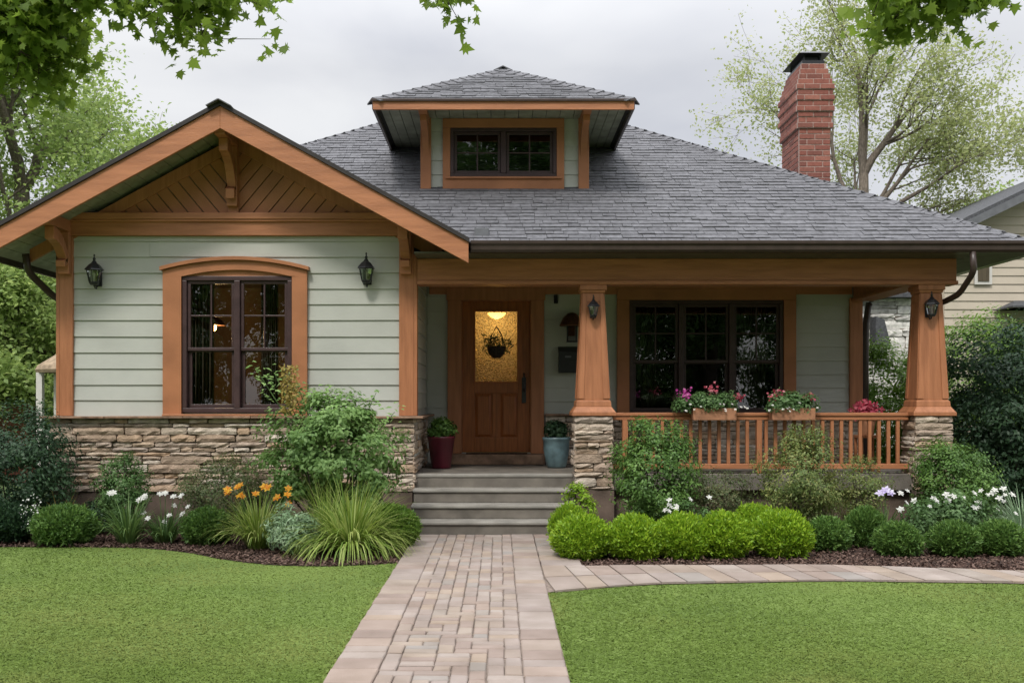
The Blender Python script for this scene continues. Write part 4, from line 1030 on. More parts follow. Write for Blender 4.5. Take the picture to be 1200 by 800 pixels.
# ------------------------------------------------------------------ plants
def leaves_part(name, par, r, n, clumps, rc, ln, asp, m, seed, shell=.5, zc=None, squash=1.0, fold=.25):
    rng = np.random.default_rng(seed); P, Nn, cr_, C = clump_points(rng, n, r, clumps, rc, shell, zc, squash=squash)
    rnd = np.clip(.5 * rng.random(len(P)) + .5 * cr_, 0, 1)
    return soup(name, quads(P, Nn, ln, asp, rng, fold), 4, m, rnd, par), C
def stems_part(par, C, m, rng, n=18, r=.012):
    mb = MB(); idx = rng.permutation(len(C))[:n]
    for i in idx:
        c = C[i]; b = np.array([c[0] * .12, c[1] * .12, 0.0]); mid = (b + c) / 2 + np.array([c[0] * .12, c[1] * .12, -.02]); mb.tube([b, mid, c], [r, r * .7, r * .35], 5)
    return mb.build('stems', m, par)
def shrub(name, px, d, w, h, label, cat, m, n=4000, ln=.04, asp=.55, clumps=60, rcf=.20, seed=1, group=None, dy=None, rz=0, shell=.5, zcf=.52, squash=.8, stems=True):
    x = wx(px, d); r = empty(name, (x, d, 0), label, cat, group, rz)
    R3 = (w / 2 * .98, (dy or w) / 2 * .98, h * .54)
    rc = rcf * (w + h) / 2
    o, C = leaves_part('foliage', r, R3, n, clumps, rc, ln, asp, m, seed, shell, h * zcf, squash)
    if stems: stems_part(r, C, M['darkbark'], np.random.default_rng(seed), 16, .010)
    return r
def blades(name, par, n, h, spread, m, seed, wd=.008, segs=5, droop=1.0, base=.06):
    rng = np.random.default_rng(seed); out_ = []; rn = []
    for i in range(n):
        a = rng.uniform(0, 2 * math.pi); lean = rng.uniform(.05, 1) ** .8; L = h * rng.uniform(.7, 1.15)
        b = np.array([math.cos(a), math.sin(a), 0]); p0 = b * base * rng.uniform(0, 1); side = np.array([-b[1], b[0], 0]); q = rng.random()
        pts = []
        for k in range(segs + 1):
            t = k / segs; th = R(6) + lean * spread * (.35 + t * (1 + droop * t))      # angle from vertical grows
            if k == 0: p = p0.copy()
            else: p = p + (b * math.sin(th) + np.array([0, 0, math.cos(th)])) * L / segs
            pts.append(p.copy()); 
        for k in range(segs):
            w0 = wd * (1 - (k / segs) ** 2) * .5 + .0008; w1 = wd * (1 - ((k + 1) / segs) ** 2) * .5 + .0008
            out_.append([pts[k] - side * w0, pts[k] + side * w0, pts[k + 1] + side * w1, pts[k + 1] - side * w1]); rn.append(q)
    V = np.array(out_); V[:, :, 2] = np.maximum(V[:, :, 2], .006)
    return soup(name, V, 4, m, np.array(rn), par)
def dome_leaves(name, par, r, n, ln, asp, m, seed):
    rng = np.random.default_rng(seed); rx, ry, h = r; d = norm(rng.normal(size=(n, 3))); d[:, 2] = np.where(d[:, 2] < 0, d[:, 2] * .75, d[:, 2]); d = norm(d)
    ph = rng.uniform(0, 6, 12); b = np.zeros(n)
    for k in range(4): b += np.sin(d[:, 0] * (4 + 5 * k) + ph[k]) * np.sin(d[:, 1] * (4 + 5 * k) + ph[k + 4]) * np.sin(d[:, 2] * (4 + 5 * k) + ph[k + 8])
    rad = (.87 + .065 * b) * (1 - .5 * rng.random(n) ** 2.4); P = d * rad[:, None] * np.array([rx, ry, h * .54]); P[:, 2] += h * .42
    P += rng.normal(size=P.shape) * .008; keep = P[:, 2] > .004; P, d, b = P[keep], d[keep], b[keep]
    al = norm(d * .8 + np.array([0, 0, .6]) + .55 * rng.normal(size=P.shape)); Nn = norm(np.cross(al, rng.normal(size=P.shape))); Nn = Nn * np.sign(np.sum(Nn * d, axis=1, keepdims=True) + 1e-6)
    return soup(name, quads(P, Nn, ln, asp, rng, .2, along=al), 4, m, np.clip(.45 + .10 * b + .33 * rng.normal(size=len(P)), 0, 1), par)
def tuft(name, px, d, h, label, cat, m, n=260, spread=1.0, seed=1, wd=.008, base=.06, group=None, droop=1.0):
    r = empty(name, (wx(px, d), d, 0), label, cat, group); blades('blades', r, n, h, spread, m, seed, wd, base=base, droop=droop); return r
def bloom(par, pos, size, m, seed, petals=6, name='flower', tilt=None):
    rng = np.random.default_rng(seed); k = petals; V = []
    ax = norm(np.array(tilt if tilt is not None else [rng.normal() * .4, -.7, .8])[None])[0]
    t = norm(np.cross(ax, [0.2, .9, .3])[None])[0]; u = np.cross(ax, t)
    for ring, (rr, up) in enumerate(((1, .35), (.6, .8))):
        for i in range(k):
            a = 2 * math.pi * (i + .5 * ring) / k + rng.uniform(-.1, .1); d = t * math.cos(a) + u * math.sin(a); s = -t * math.sin(a) + u * math.cos(a); l = size * rr * rng.uniform(.85, 1.1)
            V.append([np.zeros(3), (d * .55 + s * .28 + ax * up * .6) * l, (d * 1.0 + ax * up * .55) * l, (d * .55 - s * .28 + ax * up * .6) * l])
    V = np.array(V) + np.array(pos); return soup(name, V, 4, m, rng.random(len(V)), par)

def mound(px, d, w, h, label, m, seed, group, proto=None, cat='shrub', name='boxwood_mound'):
    if proto is None:
        r_ = empty(name, (wx(px, d), d, 0), label, cat, group); dome_leaves('foliage', r_, (w / 2, w / 2, h), 13000, .036 if m is M['leaf_lime'] else .042, .36, m, seed)
        mb = MB(); rg_ = random.Random(seed)
        for k in range(9): a_ = k * .7; mb.tube([(0, 0, 0), (math.cos(a_) * w * .15, math.sin(a_) * w * .15, h * .3), (math.cos(a_) * w * .28, math.sin(a_) * w * .28, h * .6)], [.008, .005, .002], 5)
        mb.build('stems', M['darkbark'], r_); return r_
    c = copy_tree(proto[0]); c.location = (wx(px, d), d, 0); w0, h0 = proto[1]; c.scale = (w / w0, w / w0, h / h0); c.rotation_euler = (0, 0, seed * 1.7); c['label'] = label; return c
# left bed
shrub('evergreen_shrub', 18, 11.2, 1.35, 1.36, 'large dark shrub at the far left end of the stone wall', 'shrub', M['leaf_dark'], 15000, .042, .5, 130, .14, 11)
mound(8, 10.6, .58, .42, 'low dark mound at the left picture edge in front of the dark shrub', M['leaf_dark'], 12, None, name='low_shrub')
p = shrub('white_aster', 38, 10.6, .26, .40, 'small airy plant with tiny white blooms left of the green mound', 'flower', M['leaf_mid'], 900, .03, .35, 26, .2, 13)
rng = np.random.default_rng(3); n = 90; P = rng.normal(size=(n, 3)) * np.array([.07, .07, .09]) + np.array([0, -.05, .30]); soup('blossoms', quads(P, rng.normal(size=(n, 3)) + np.array([0, -1, .5]), .022, .9, rng), 4, M['fl_white'], rng.random(n), p)
mound(76, 10.5, .68, .42, 'bright green feathery mound beside the golden grass', M['leaf_moss'], 14, None, name='mounding_shrub')
tuft('golden_grass', 72, 11.0, .50, 'small golden grass tuft behind the feathery green mound', 'grass', M['leaf_gold'], 110, .9, 15, .010)
shrub('upright_shrub', 142, 11.25, .62, .85, 'mid green upright shrub against the stone wall behind the white lilies', 'shrub', M['leaf_mid'], 9000, .032, .45, 90, .15, 16)
shrub('low_shrub', 112, 11.2, .4, .35, 'small dark clump between the golden grass and the upright shrub', 'shrub', M['leaf_dark'], 1600, .035, .5, 30, .18, 17)
def lily(px, d, h, label, nfl, seed, fm, cat='lily', n=90, spread=.8, fsize=.07, fh=(.42, .55), fx=.2, strap=M['leaf_strap'], wd=.022, name='lily_clump', stemc='leaf_strap'):
    r = empty(name, (wx(px, d), d, 0), label, cat); blades('leaves', r, n, h, spread, strap, seed, wd, base=.09)
    rg = random.Random(seed); mb = MB(); pts = []
    for i in range(nfl):
        x, y, z = rg.uniform(-fx, fx), rg.uniform(-.14, .08), rg.uniform(*fh); pts.append((x, y, z)); mb.tube([(x * .25, y * .3, 0), (x * .7, y * .7, z * .6), (x, y, z)], .0035, 5)
    mb.build('stalks', M['stalk'], r)
    for i, p in enumerate(pts): bloom(r, p, fsize * rg.uniform(.8, 1.2), fm, seed + i)
    return r
M['stalk'] = mat('green_stalk', (0.08, 0.15, 0.04), .7, .2, 20)
lily(150, 10.5, .52, 'white lily clump with long strap leaves, left one of two', 5, 20, M['fl_white'], fx=.20, fh=(.36, .52), wd=.016, n=150, fsize=.040, spread=.85)
lily(193, 10.55, .38, 'white flowered clump right of the taller lily, heavy with blooms', 12, 30, M['fl_white'], fx=.25, fh=(.22, .50), wd=.020, n=140, fsize=.038, spread=.95)
shrub('airy_shrub', 268, 11.3, 1.12, .86, 'loose reddish green shrub in front of the stone wall under the window', 'shrub', M['leaf_red'], 12000, .030, .45, 120, .15, 40)
mound(243, 10.5, .50, .38, 'small round green shrub left of the orange lilies', M['leaf_moss'], 41, None, name='low_shrub')
lily(302, 10.15, .56, 'orange daylilies over a tuft of bright arching leaves', 13, 50, M['fl_orange'], fx=.32, fh=(.40, .62), wd=.012, n=420, strap=M['leaf_grass'], fsize=.046, name='daylily_clump', spread=.95)
shrub('silver_plant', 345, 9.85, .56, .44, 'silvery green feathery plant between the daylilies and the big grass', 'plant', M['leaf_silver'], 2600, .055, .22, 60, .17, 42)
# big shrub
r = shrub('large_leafy_shrub', 392, 10.75, 1.66, 1.52, 'large light green leafy shrub between the arched window and the steps', 'shrub', M['leaf_fresh2'], 16000, .056, .5, 130, .115, 43, dy=1.2, shell=.45, squash=.55)
rng = np.random.default_rng(44); mb = MB(); Ps = []; Ns = []
for (tx, tz) in ((-.78, 1.78), (-.62, 1.72), (-.48, 1.66), (-.38, 1.60), (.05, 1.5), (.42, 1.52), (.62, 1.32), (-.2, 1.5)):
    a = np.array([tx * .25, 0, .5]); b = np.array([tx, rng.uniform(-.2, .1), tz]); c = (a + b) / 2 + np.array([0, 0, .15]); mb.tube([a, c, b], [.010, .007, .003], 5)
    for k in range(55): t = rng.uniform(.45, 1.03); q = a * (1 - t) ** 2 + 2 * c * t * (1 - t) + b * t * t; Ps.append(q + rng.normal(size=3) * .045); Ns.append([rng.normal() * .4, -.4, 1])
mb.build('shoots', M['stalk'], r)
soup('shoot_leaves', quads(np.array(Ps), np.array(Ns), .065, .5, rng), 4, M['leaf_fresh2'], rng.uniform(.3, 1, len(Ps)), r)
n = 520; P = np.clip(rng.normal(size=(n, 3)), -1.5, 1.5) * np.array([.05, .04, .15]) + np.array([-.44, -.1, 1.55]); o = soup('yellow_spray', quads(P, rng.normal(size=(n, 3)) + np.array([0, -1, .5]), .035, .6, rng), 4, M['leaf_gold'], rng.random(n) * .5, r); o['label'] = 'yellow flowering spray'
tuft('ornamental_grass', 412, 9.75, .72, 'big arching light green grass clump beside the path', 'grass', M['leaf_grass'], 760, 1.35, 45, .013, .13)
tuft('ornamental_grass', 385, 10.15, .75, 'narrow upright grass tuft behind the big arching clump', 'grass', M['leaf_grass'], 130, .45, 46, .009, .05)
mound(460, 10.3, .56, .44, 'bright green round shrub at the left foot of the steps', M['leaf_tuftgreen'], 47, None, name='low_shrub')
# right bed : lime mounds
lime = []
G1 = 'lime green mounds along the side path'; G2 = 'dark green mounds along the side path'
a = mound(682, 9.55, .59, .43, 'lime mound at the left end of the row, next to the path', M['leaf_lime'], 60, G1)
b = mound(743, 9.5, .56, .43, 'second lime mound from the path', M['leaf_lime'], 61, G1)
mound(800, 9.55, .56, .44, 'third lime mound from the path, in the middle of the row', None, 3, G1, (a, (.59, .43)))
mound(848, 9.6, .57, .45, 'fourth lime mound from the path', None, 5, G1, (b, (.56, .43)))
mound(916, 9.65, .60, .46, 'lime mound at the right end of the row, next to the dark mounds', None, 7, G1, (a, (.59, .43)))
mound(884, 10.15, .50, .46, 'lime mound set back in the row, behind the two at the right end', None, 8, G1, (b, (.56, .43)))
mound(668, 10.15, .44, .46, 'lime mound set back at the path end of the row', None, 9, G1, (b, (.56, .43)))
p = shrub('yellow_flower_plant', 678, 10.55, .38, .60, 'yellow tipped lime plant rising behind the first mound beside the steps', 'plant', M['leaf_lime'], 1700, .04, .45, 40, .16, 62)
c_ = mound(969, 10.05, .45, .33, 'dark green mound just right of the lime row', M['leaf_moss'], 63, G2)
mound(1014, 10.3, .42, .40, 'smallest dark green mound, set back behind the gap in the row', None, 4, G2, (c_, (.45, .33)))
mound(1052, 9.72, .44, .32, 'dark green mound in the middle of the dark row', None, 6, G2, (c_, (.45, .33)))
mound(1117, 9.72, .47, .33, 'dark green mound in front of the white flowers', None, 8, G2, (c_, (.45, .33)))
mound(1172, 9.75, .47, .33, 'dark green mound at the right picture edge', None, 10, G2, (c_, (.45, .33)))
# back row right
shrub('dense_shrub', 765, 11.1, 1.02, 1.26, 'tall dense green shrub in front of the railing beside the stone pier', 'shrub', M['leaf_moss'], 15000, .038, .5, 130, .13, 70)
shrub('airy_shrub', 845, 11.4, .85, .72, 'wispy low shrub in front of the porch slab, right of the dense shrub', 'shrub', M['leaf_red'], 6000, .028, .45, 80, .15, 71)
shrub('variegated_shrub', 938, 11.2, 1.0, 1.16, 'yellow flecked green shrub in front of the porch railing', 'shrub', M['leaf_yellowish'], 12000, .034, .45, 120, .14, 72)
shrub('airy_shrub', 1008, 11.5, .75, .82, 'thin yellowish shrub left of the right hand stone pier', 'shrub', M['leaf_yellowish'], 5500, .028, .45, 70, .15, 73)
shrub('round_shrub', 1116, 11.3, .98, 1.02, 'round dark green shrub in front of the right hand stone pier', 'shrub', M['leaf_moss'], 13000, .036, .5, 120, .13, 74)
p = shrub('white_rose_bush', 1110, 10.75, 1.2, .50, 'low spreading bush with white blooms behind the dark mounds', 'shrub', M['leaf_fresh'], 4500, .045, .5, 70, .13, 75, dy=.5)
rg = random.Random(2)
for i in range(34): bloom(p, (rg.uniform(-.58, .58), rg.uniform(-.32, .05), rg.uniform(.30, .56)), rg.uniform(.025, .048), M['fl_white'], 300 + i, 5)
p = tuft('lilac_iris', 1036, 11.0, .42, 'single lilac flower on strap leaves left of the white bush', 'flower', M['leaf_strap'], 40, .8, 76, .016)
mb = MB(); mb.tube([(0, 0, 0), (.01, -.02, .25), (0, -.03, .49)], .004, 5); mb.build('stalk', M['stalk'], p)
for i in range(3): bloom(p, ((i - 1) * .05, -.04, .50 - .03 * abs(i - 1)), .06, M['fl_lilac'], 400 + i, 6)
p = shrub('pale_pink_plant', 806, 10.6, .55, .42, 'small plant with pale pink blooms behind the middle lime mounds', 'plant', M['leaf_mid'], 1500, .04, .45, 40, .16, 77)
for i in range(9): bloom(p, (rg.uniform(-.25, .22), rg.uniform(-.2, 0), rg.uniform(.32, .46)), .035, M['fl_white'], 420 + i, 5)
tuft('ornamental_grass', 1198, 10.9, .62, 'pale arching grass at the right picture edge beside the hedge', 'grass', M['leaf_silver'], 200, .9, 78, .009)
# hedge right
shrub('evergreen_hedge', 1195, 13.4, 2.5, 2.42, 'tall dark evergreen hedge beside the right corner of the porch', 'hedge', M['leaf_dark'], 34000, .055, .5, 260, .10, 80, dy=2.0)
shrub('bright_hedge', 1150, 15.6, 2.7, 2.75, 'light green hedge in front of the beige house, behind the dark hedge', 'hedge', M['leaf_tuftgreen'], 26000, .06, .5, 180, .10, 81, dy=1.6)
shrub('bright_hedge', 1040, 16.5, 1.5, 2.35, 'light green shrub seen between the corner posts of the porch', 'shrub', M['leaf_tuftgreen'], 14000, .06, .5, 120, .12, 82)

# potted plants
def pot(px, d, top, hpot, prof, m, label, lm, seed, fol):
    r = empty('potted_plant', (wx(px, d), d, .603), label, 'potted plant')
    mb = MB(); mb.lathe(prof, 32); mb.build('pot', m, r, smooth=True)
    mb = MB(); mb.lathe([(prof[-1][0], hpot - .04), (prof[-1][0] * .9, hpot - .035)], 20); mb.build('soil', M['pinksoil'], r)
    o, C = leaves_part('foliage', r, fol, 1700, 50, .07, .05, .55, lm, seed, .4, 0.02 + fol[2] * .7); o.location = (0, 0, hpot - .03)
    return r
pot(517, 13.0, .4, .39, [(.115, 0), (.12, .01), (.165, .36), (.175, .37), (.175, .395), (.155, .395), (.15, .34)], M['potred'], 'tall maroon glazed pot with leafy green plant left of the front door', M['leaf_moss'], 90, (.19, .17, .15))
pot(652, 13.1, .4, .38, [(.10, 0), (.125, .02), (.16, .22), (.165, .34), (.175, .35), (.175, .38), (.15, .38), (.145, .33)], M['potblue'], 'pale blue glazed pot with greenery right of the front door', M['leaf_dark'], 91, (.17, .15, .12))

# railing planters
def planter(px0, px1, label, seed, fw, fmats):
    d = RY - .12; x0, x1 = wx(px0, d), wx(px1, d); cx = (x0 + x1) / 2
    r = empty('railing_planter', (cx, d, wz(492, d)), label, 'planter', 'wooden flower boxes on the porch railing')
    hw_ = (x1 - x0) / 2; mb = MB(); mb.box(-hw_, hw_, -.085, -.065, 0, .135); mb.box(-hw_, hw_, .05, .07, 0, .135); mb.box(-hw_, -hw_ + .02, -.0645, .0495, 0, .135); mb.box(hw_ - .02, hw_, -.0645, .0495, 0, .135); mb.box(-hw_ + .021, hw_ - .021, -.064, .049, .005, .11)
    mb.build('box', M['terracotta'], r, bevel=.004)
    o, C = leaves_part('foliage', r, (fw * 1.15, .14, .15), 4200, 80, .065, .035, .55, M['leaf_fresh'], seed, .35, .10); o.location = (-.08 if seed == 100 else 0, 0, .08)
    rg = random.Random(seed); rr = np.random.default_rng(seed)
    for i in range(14 if seed == 100 else 9): bloom(r, (rg.uniform(-fw, fw), -.10 - rg.uniform(0, .06), rg.uniform(.10, .20)), rg.uniform(.014, .022), M['fl_white'], 500 + i + seed, 5)
    for (bx, bz, mm, s) in fmats:
        n = 38; P = rr.normal(size=(n, 3)) * np.array([s, s, s * .8]) + np.array([bx, -.04, bz]); soup('blossoms', quads(P, rr.normal(size=(n, 3)) + np.array([0, -1, .5]), .035, .9, rr), 4, mm, rr.random(n), r)
    return r
planter(811, 861, 'wooden flower box on the railing with magenta and white blooms', 100, .40, [(-.33, .30, M['fl_pink'], .045), (-.02, .34, M['fl_rose'], .04), (.28, .26, M['fl_rose'], .02), (-.30, .26, M['fl_pink'], .03)])
planter(903, 953, 'wooden flower box on the railing near the right column with rosy blooms', 101, .33, [(-.22, .26, M['fl_rose'], .03), (-.13, .30, M['fl_rose'], .025), (.18, .27, M['fl_rose'], .02)])
r = empty('red_potted_flower', (wx(1016, 12.35), 12.35, .603), 'red leaved plant on a wooden stand inside the porch corner', 'potted plant')
mb = MB(); mb.box(-.12, .12, -.12, .12, .40, .43); 
for sx in (-1, 1):
    for sy in (-1, 1): mb.box(sx * .1 - .015, sx * .1 + .015, sy * .1 - .015, sy * .1 + .015, 0, .399)
mb.build('stand', M['orange'], r); mb = MB(); mb.lathe([(.07, .431), (.10, .60), (.11, .61), (.09, .61)], 20); mb.build('pot', M['terracotta'], r)
rr = np.random.default_rng(8); n = 420; P = rr.normal(size=(n, 3)) * np.array([.07, .06, .045]) + np.array([0, 0, .72]); soup('foliage', quads(P, rr.normal(size=(n, 3)) + np.array([0, -.4, 1]), .06, .5, rr), 4, M['fl_rose'], rr.random(n) * .6, r)

# ------------------------------------------------------------------ trees
def tree(name, loc, label, seed, trunk_h, trunk_r, limbs, limb_len, spread, bark, lm, leaf_ln=.12, per=26, lv=(5, 5, 4), lr=.35, up=.35, group=None, top=1.0, twist=.18, asp=.6, leafstart=2, limb_dirs=None, cat='tree', bend=(0, 0), minang=.25, fork=.55):
    rng = np.random.default_rng(seed); r = empty(name, loc, label, cat, group)
    mb = MB(); anchors = []
    def grow(p, d, L, rad, level):
        segs = 6 if level < 2 else 4; pts = [p.copy()]; rads = [rad]; dd = d.copy(); q = p.copy()
        for k in range(segs):
            dd = norm((dd + rng.normal(size=3) * twist * (.6 if level == 0 else 1) + np.array([0, 0, up * .18]))[None])[0]
            q = q + dd * L / segs; pts.append(q.copy()); rads.append(max(rad * (1 - .75 * (k + 1) / segs), .004))
        mb.tube(pts, rads, [9, 7, 5, 4, 3][min(level, 4)], cap=False)
        if level >= leafstart:
            for k in range(1, len(pts)): anchors.append((pts[k], level))
        if level - 1 < len(lv) and level >= 1:
            nc = lv[level - 1]
            for i in range(nc):
                t = rng.uniform(.3, 1.0); f = t * segs; i0 = min(int(f), segs - 1); P = pts[i0] + (pts[i0 + 1] - pts[i0]) * (f - i0)
                ax = norm(rng.normal(size=3)[None])[0]; nd = norm((dd * .75 + ax * spread)[None])[0]
                grow(P, nd, L * rng.uniform(.45, .68), max(rads[i0] * .55, .004), level + 1)
    # trunk
    pts = []; rad = []
    for k in range(7): t = k / 6; pts.append(np.array([bend[0] * t + rng.normal() * .03 * t, bend[1] * t + rng.normal() * .03 * t, trunk_h * t])); rad.append(trunk_r * (1.25 - .55 * t if k else 1.5))
    mb.tube(pts + [pts[-1] + np.array([0, 0, rad[-1] * .8])], rad + [rad[-1] * .3], 12, cap=False)
    for i in range(limbs):
        a = 2 * math.pi * i / limbs + rng.uniform(-.3, .3); tlt = rng.uniform(minang, 1.0) * R(62)
        d = np.array([math.cos(a) * math.sin(tlt), math.sin(a) * math.sin(tlt), math.cos(tlt)])
        if limb_dirs: d = norm(np.array(limb_dirs[i % len(limb_dirs)], float)[None])[0]
        f = rng.uniform(fork, 1.0) if i > 2 else 1.0
        grow(pts[-1] * f + pts[-2] * 0 if False else pts[int(f * 6)], d, limb_len * rng.uniform(.8, 1.15), trunk_r * (rng.uniform(.5, .66) if i < 3 else rng.uniform(.35, .5)), 1)
    mb.build('trunk', bark, r, smooth=True)
    A = np.array([a[0] for a in anchors]); n = len(A) * per; idx = np.repeat(np.arange(len(A)), per)
    P = A[idx] + rng.normal(size=(n, 3)) * lr * np.array([1, 1, .55]); cl = rng.random(len(A))[idx]
    Nn = rng.normal(size=(n, 3)) * .7 + np.array([0, 0, .8])
    soup('crown', quads(P, Nn, leaf_ln, asp, rng), 4, lm, np.clip(.45 * cl + .55 * rng.random(n), 0, 1), r)
    return r
# right: tall spreading tree with thin spring foliage
d = 27.0
tree('spreading_tree', (wx(1012, d), d, 0), 'tall bare branched tree with thin spring leaves behind the chimney', 211, wz(205, d), .17, 9, 3.25, .62, M['bark'], M['leaf_spring'], .095, 6, (5, 5, 4), .22, .15, twist=.10, leafstart=3, fork=.9,
     limb_dirs=[(-.28, 0, 1), (.02, .2, 1), (.32, -.1, 1), (.62, .1, .8), (1.0, -.1, .55), (-.38, .1, 1), (.15, .5, 1), (1.0, .3, .2), (.8, .3, .9)])
d = 30
tree('round_tree', (wx(1178, d), d, 0), 'small light green tree over the roof of the beige house', 202, 5.4, .2, 8, 1.7, .8, M['bark'], M['leaf_tree'], .16, 34, (4, 4), .32)
# left background
d = 24
tree('spreading_tree', (wx(28, d), d, 0), 'grey limbed tree with pale leaves behind the left gable', 203, wz(225, d), .24, 8, 3.6, .7, M['bark'], M['leaf_tree'], .12, 11, (5, 5, 4), .30, .3, leafstart=3,
     limb_dirs=[(-.5, 0, 1), (.0, .2, 1), (.5, -.1, 1), (.9, .1, .75), (1.0, -.1, .5), (-.8, .1, .6), (.4, .5, 1), (-.2, -.4, 1)])
d = 19
tree('leafy_tree', (wx(-12, d), d, 0), 'dark trunked tree with light green leaves at the left edge beside the house', 204, 1.9, .26, 8, 1.5, .8, M['darkbark'], M['leaf_tree'], .11, 18, (4, 4, 3), .26, .05, minang=.5)
d = 30
tree('leafy_tree', (wx(70, d), d, 0), 'bushy light green tree far behind the left corner of the house', 205, 2.2, .26, 9, 2.6, .8, M['bark'], M['leaf_tree'], .2, 18, (4, 4, 3), .4, .1)
tree('leafy_tree', (-16.5, 33, 0), 'bushy tree beyond the left garden, furthest to the left', 206, 2.2, .3, 9, 3.2, .8, M['bark'], M['leaf_tree'], .22, 16, (4, 4, 3), .45, .1)
tree('leafy_tree', (11.2, 38, 0), 'bushy tree far back to the right, behind the porch corner', 207, 2.0, .26, 8, 2.6, .8, M['bark'], M['leaf_tree'], .2, 14, (4, 4, 3), .4, .1)
shrub('background_hedge', 30, 21, 4.5, 1.9, 'loose hedge behind the garden gazebo at the left', 'hedge', M['leaf_fresh'], 12000, .09, .5, 160, .09, 208, dy=1.5)

# overhanging maple branches from trees standing just outside the picture
LOB = [(0, 0), (.16, -.03), (.42, -.16), (.30, .10), (.62, .22), (.36, .34), (.52, .58), (.26, .52), (.0, 1.0)]
lob = np.array(LOB + [(-x, y) for x, y in LOB[1:-1]][::-1])
def maple_leaves(name, par, A, per, ln, sd, m, spread=.10, seed=1):
    rng = np.random.default_rng(seed); n = len(A) * per; idx = np.repeat(np.arange(len(A)), per)
    P = A[idx] + rng.normal(size=(n, 3)) * spread; Nn = norm(rng.normal(size=(n, 3)) * .8 + np.array([0, 0, .6]))
    a = norm(rng.normal(size=(n, 3)) * .7 + np.array([0, 0, -.8])); a = norm(a - Nn * np.sum(a * Nn, axis=1, keepdims=True)); b = np.cross(Nn, a)
    l = ln * rng.uniform(.6, 1.25, n); V = P[:, None, :] + (a[:, None, :] * lob[None, :, 1:2] + b[:, None, :] * lob[None, :, 0:1]) * l[:, None, None]
    V -= Nn[:, None, :] * (np.abs(lob[None, :, 0:1]) * .35 + lob[None, :, 1:2] ** 2 * .15) * l[:, None, None]
    cl = rng.random(len(A))[idx]
    return soup(name, V, lob.shape[0], m, np.clip(.5 * cl + .5 * rng.random(n), 0, 1), par)
def overhang(loc, label, limbs, seed, ln=.080, per=12):
    """limbs: list of (polyline, [(twig anchor range)])"""
    r = empty('maple_tree', loc, label, 'tree'); rng = np.random.default_rng(seed); mb = MB(); A = []
    o = np.array(loc, float)
    mb.tube([(0, 0, 0), (.03, 0, 1.2), (0, .02, 2.6), (.05, 0, 4.0), (.1, 0, 6.5)], [.30, .22, .20, .17, .09], 14, cap=False)
    for line, twigs in limbs:
        pts = [np.array(p) - o for p in line]; mb.tube(pts, list(np.linspace(.07, .012, len(pts))), 8, cap=False)
        for (tx, ty, tz, n) in twigs:
            end = np.array([tx, ty, tz]) - o
            # from nearest limb point
            k = int(np.argmin([np.linalg.norm(p - end) for p in pts])); s = pts[k]; c = (s + end) / 2 + np.array([0, 0, .12]); mb.tube([s, c, end], [.012, .008, .003], 5, cap=False)
            for i in range(n):
                t = rng.uniform(.35, 1.0); q = s * (1 - t) ** 2 + 2 * c * t * (1 - t) + end * t * t; e = q + rng.normal(size=3) * np.array([.14, .14, .09]); mb.tube([q, e], [.004, .002], 4, cap=False); A.append(e)
    mb.build('trunk', M['darkbark'], r, smooth=True)
    maple_leaves('crown', r, np.array(A), per, ln, 0, M['leaf_maple'], .07, seed); return r
def tw(px, py, d, n): return (wx(px, d), d, wz(py, d), n)
dl = 7.4
overhang((-6.2, 7.4, 0), 'maple tree reaching in over the top left corner with lobed leaves', [
    ([(-6.15, 7.4, 4.0), (-5.2, 7.4, 4.4), (-4.2, 7.4, 4.7), (-3.2, 7.4, 4.75), (-2.2, 7.4, 4.62), (-1.2, 7.4, 4.6), (-.3, 7.4, 4.5)],
     [tw(20, 20, dl, 26), tw(60, 45, dl, 26), tw(-20, 60, dl, 26), tw(20, 85, dl, 22), tw(90, 10, dl, 22), tw(45, 95, 7.6, 12), tw(-60, 20, dl, 20), tw(150, 5, dl, 16), tw(185, 20, dl, 18), tw(215, 30, dl, 16), tw(238, 50, dl, 13), tw(262, 8, dl, 14), tw(290, 6, dl, 8), tw(120, -10, dl, 18), tw(512, 5, dl, 7), tw(524, 12, dl, 5)]),
    ([(-6.15, 7.4, 3.2), (-5.4, 7.6, 3.5), (-4.4, 7.7, 3.9), (-3.6, 7.8, 4.2)], [tw(0, 60, 7.7, 26), tw(60, 70, 7.7, 20), tw(30, 40, 7.8, 26), tw(0, 100, 7.7, 12), tw(-40, 90, 7.7, 22), tw(80, 35, 7.8, 18)])], 301)
dr_ = 7.2
overhang((7.0, 7.0, 0), 'maple tree reaching in over the top right corner with lobed leaves', [
    ([(6.95, 7.1, 4.0), (6.0, 7.2, 4.5), (5.0, 7.2, 4.6), (4.0, 7.2, 4.45), (3.1, 7.2, 4.3)],
     [tw(1055, 8, dr_, 14), tw(1090, 6, dr_, 14), tw(1020, 22, dr_, 12), tw(1035, 38, dr_, 11), tw(1120, -8, dr_, 14), tw(1135, 4, dr_, 8), tw(1170, -14, dr_, 8), tw(1186, 8, dr_, 3)])], 302)

# tall shrubs across the street behind the viewer, mirrored in the windows
bp_ = None
for i, x in enumerate((-21, -14, -7, 0, 7, 14, 21)):
    if bp_ is None:
        bp_ = shrub('street_shrub', 585, 1, 8.5, 5.6, 'tall street shrub', 'shrub', M['leaf_mid'], 26000, .20, .5, 200, .10, 600, group='tall shrubs across the street', dy=3.5, stems=False); q_ = bp_
    else: q_ = copy_tree(bp_)
    q_.location = (x, -19 + (i % 2) * 1.5, 0); q_.rotation_euler = (0, 0, .15 * (i % 3)); q_['label'] = 'tall shrub across the street behind the viewer, %s' % ('far left', 'left', 'left of the path', 'opposite the path', 'right of the path', 'right', 'far right')[i]
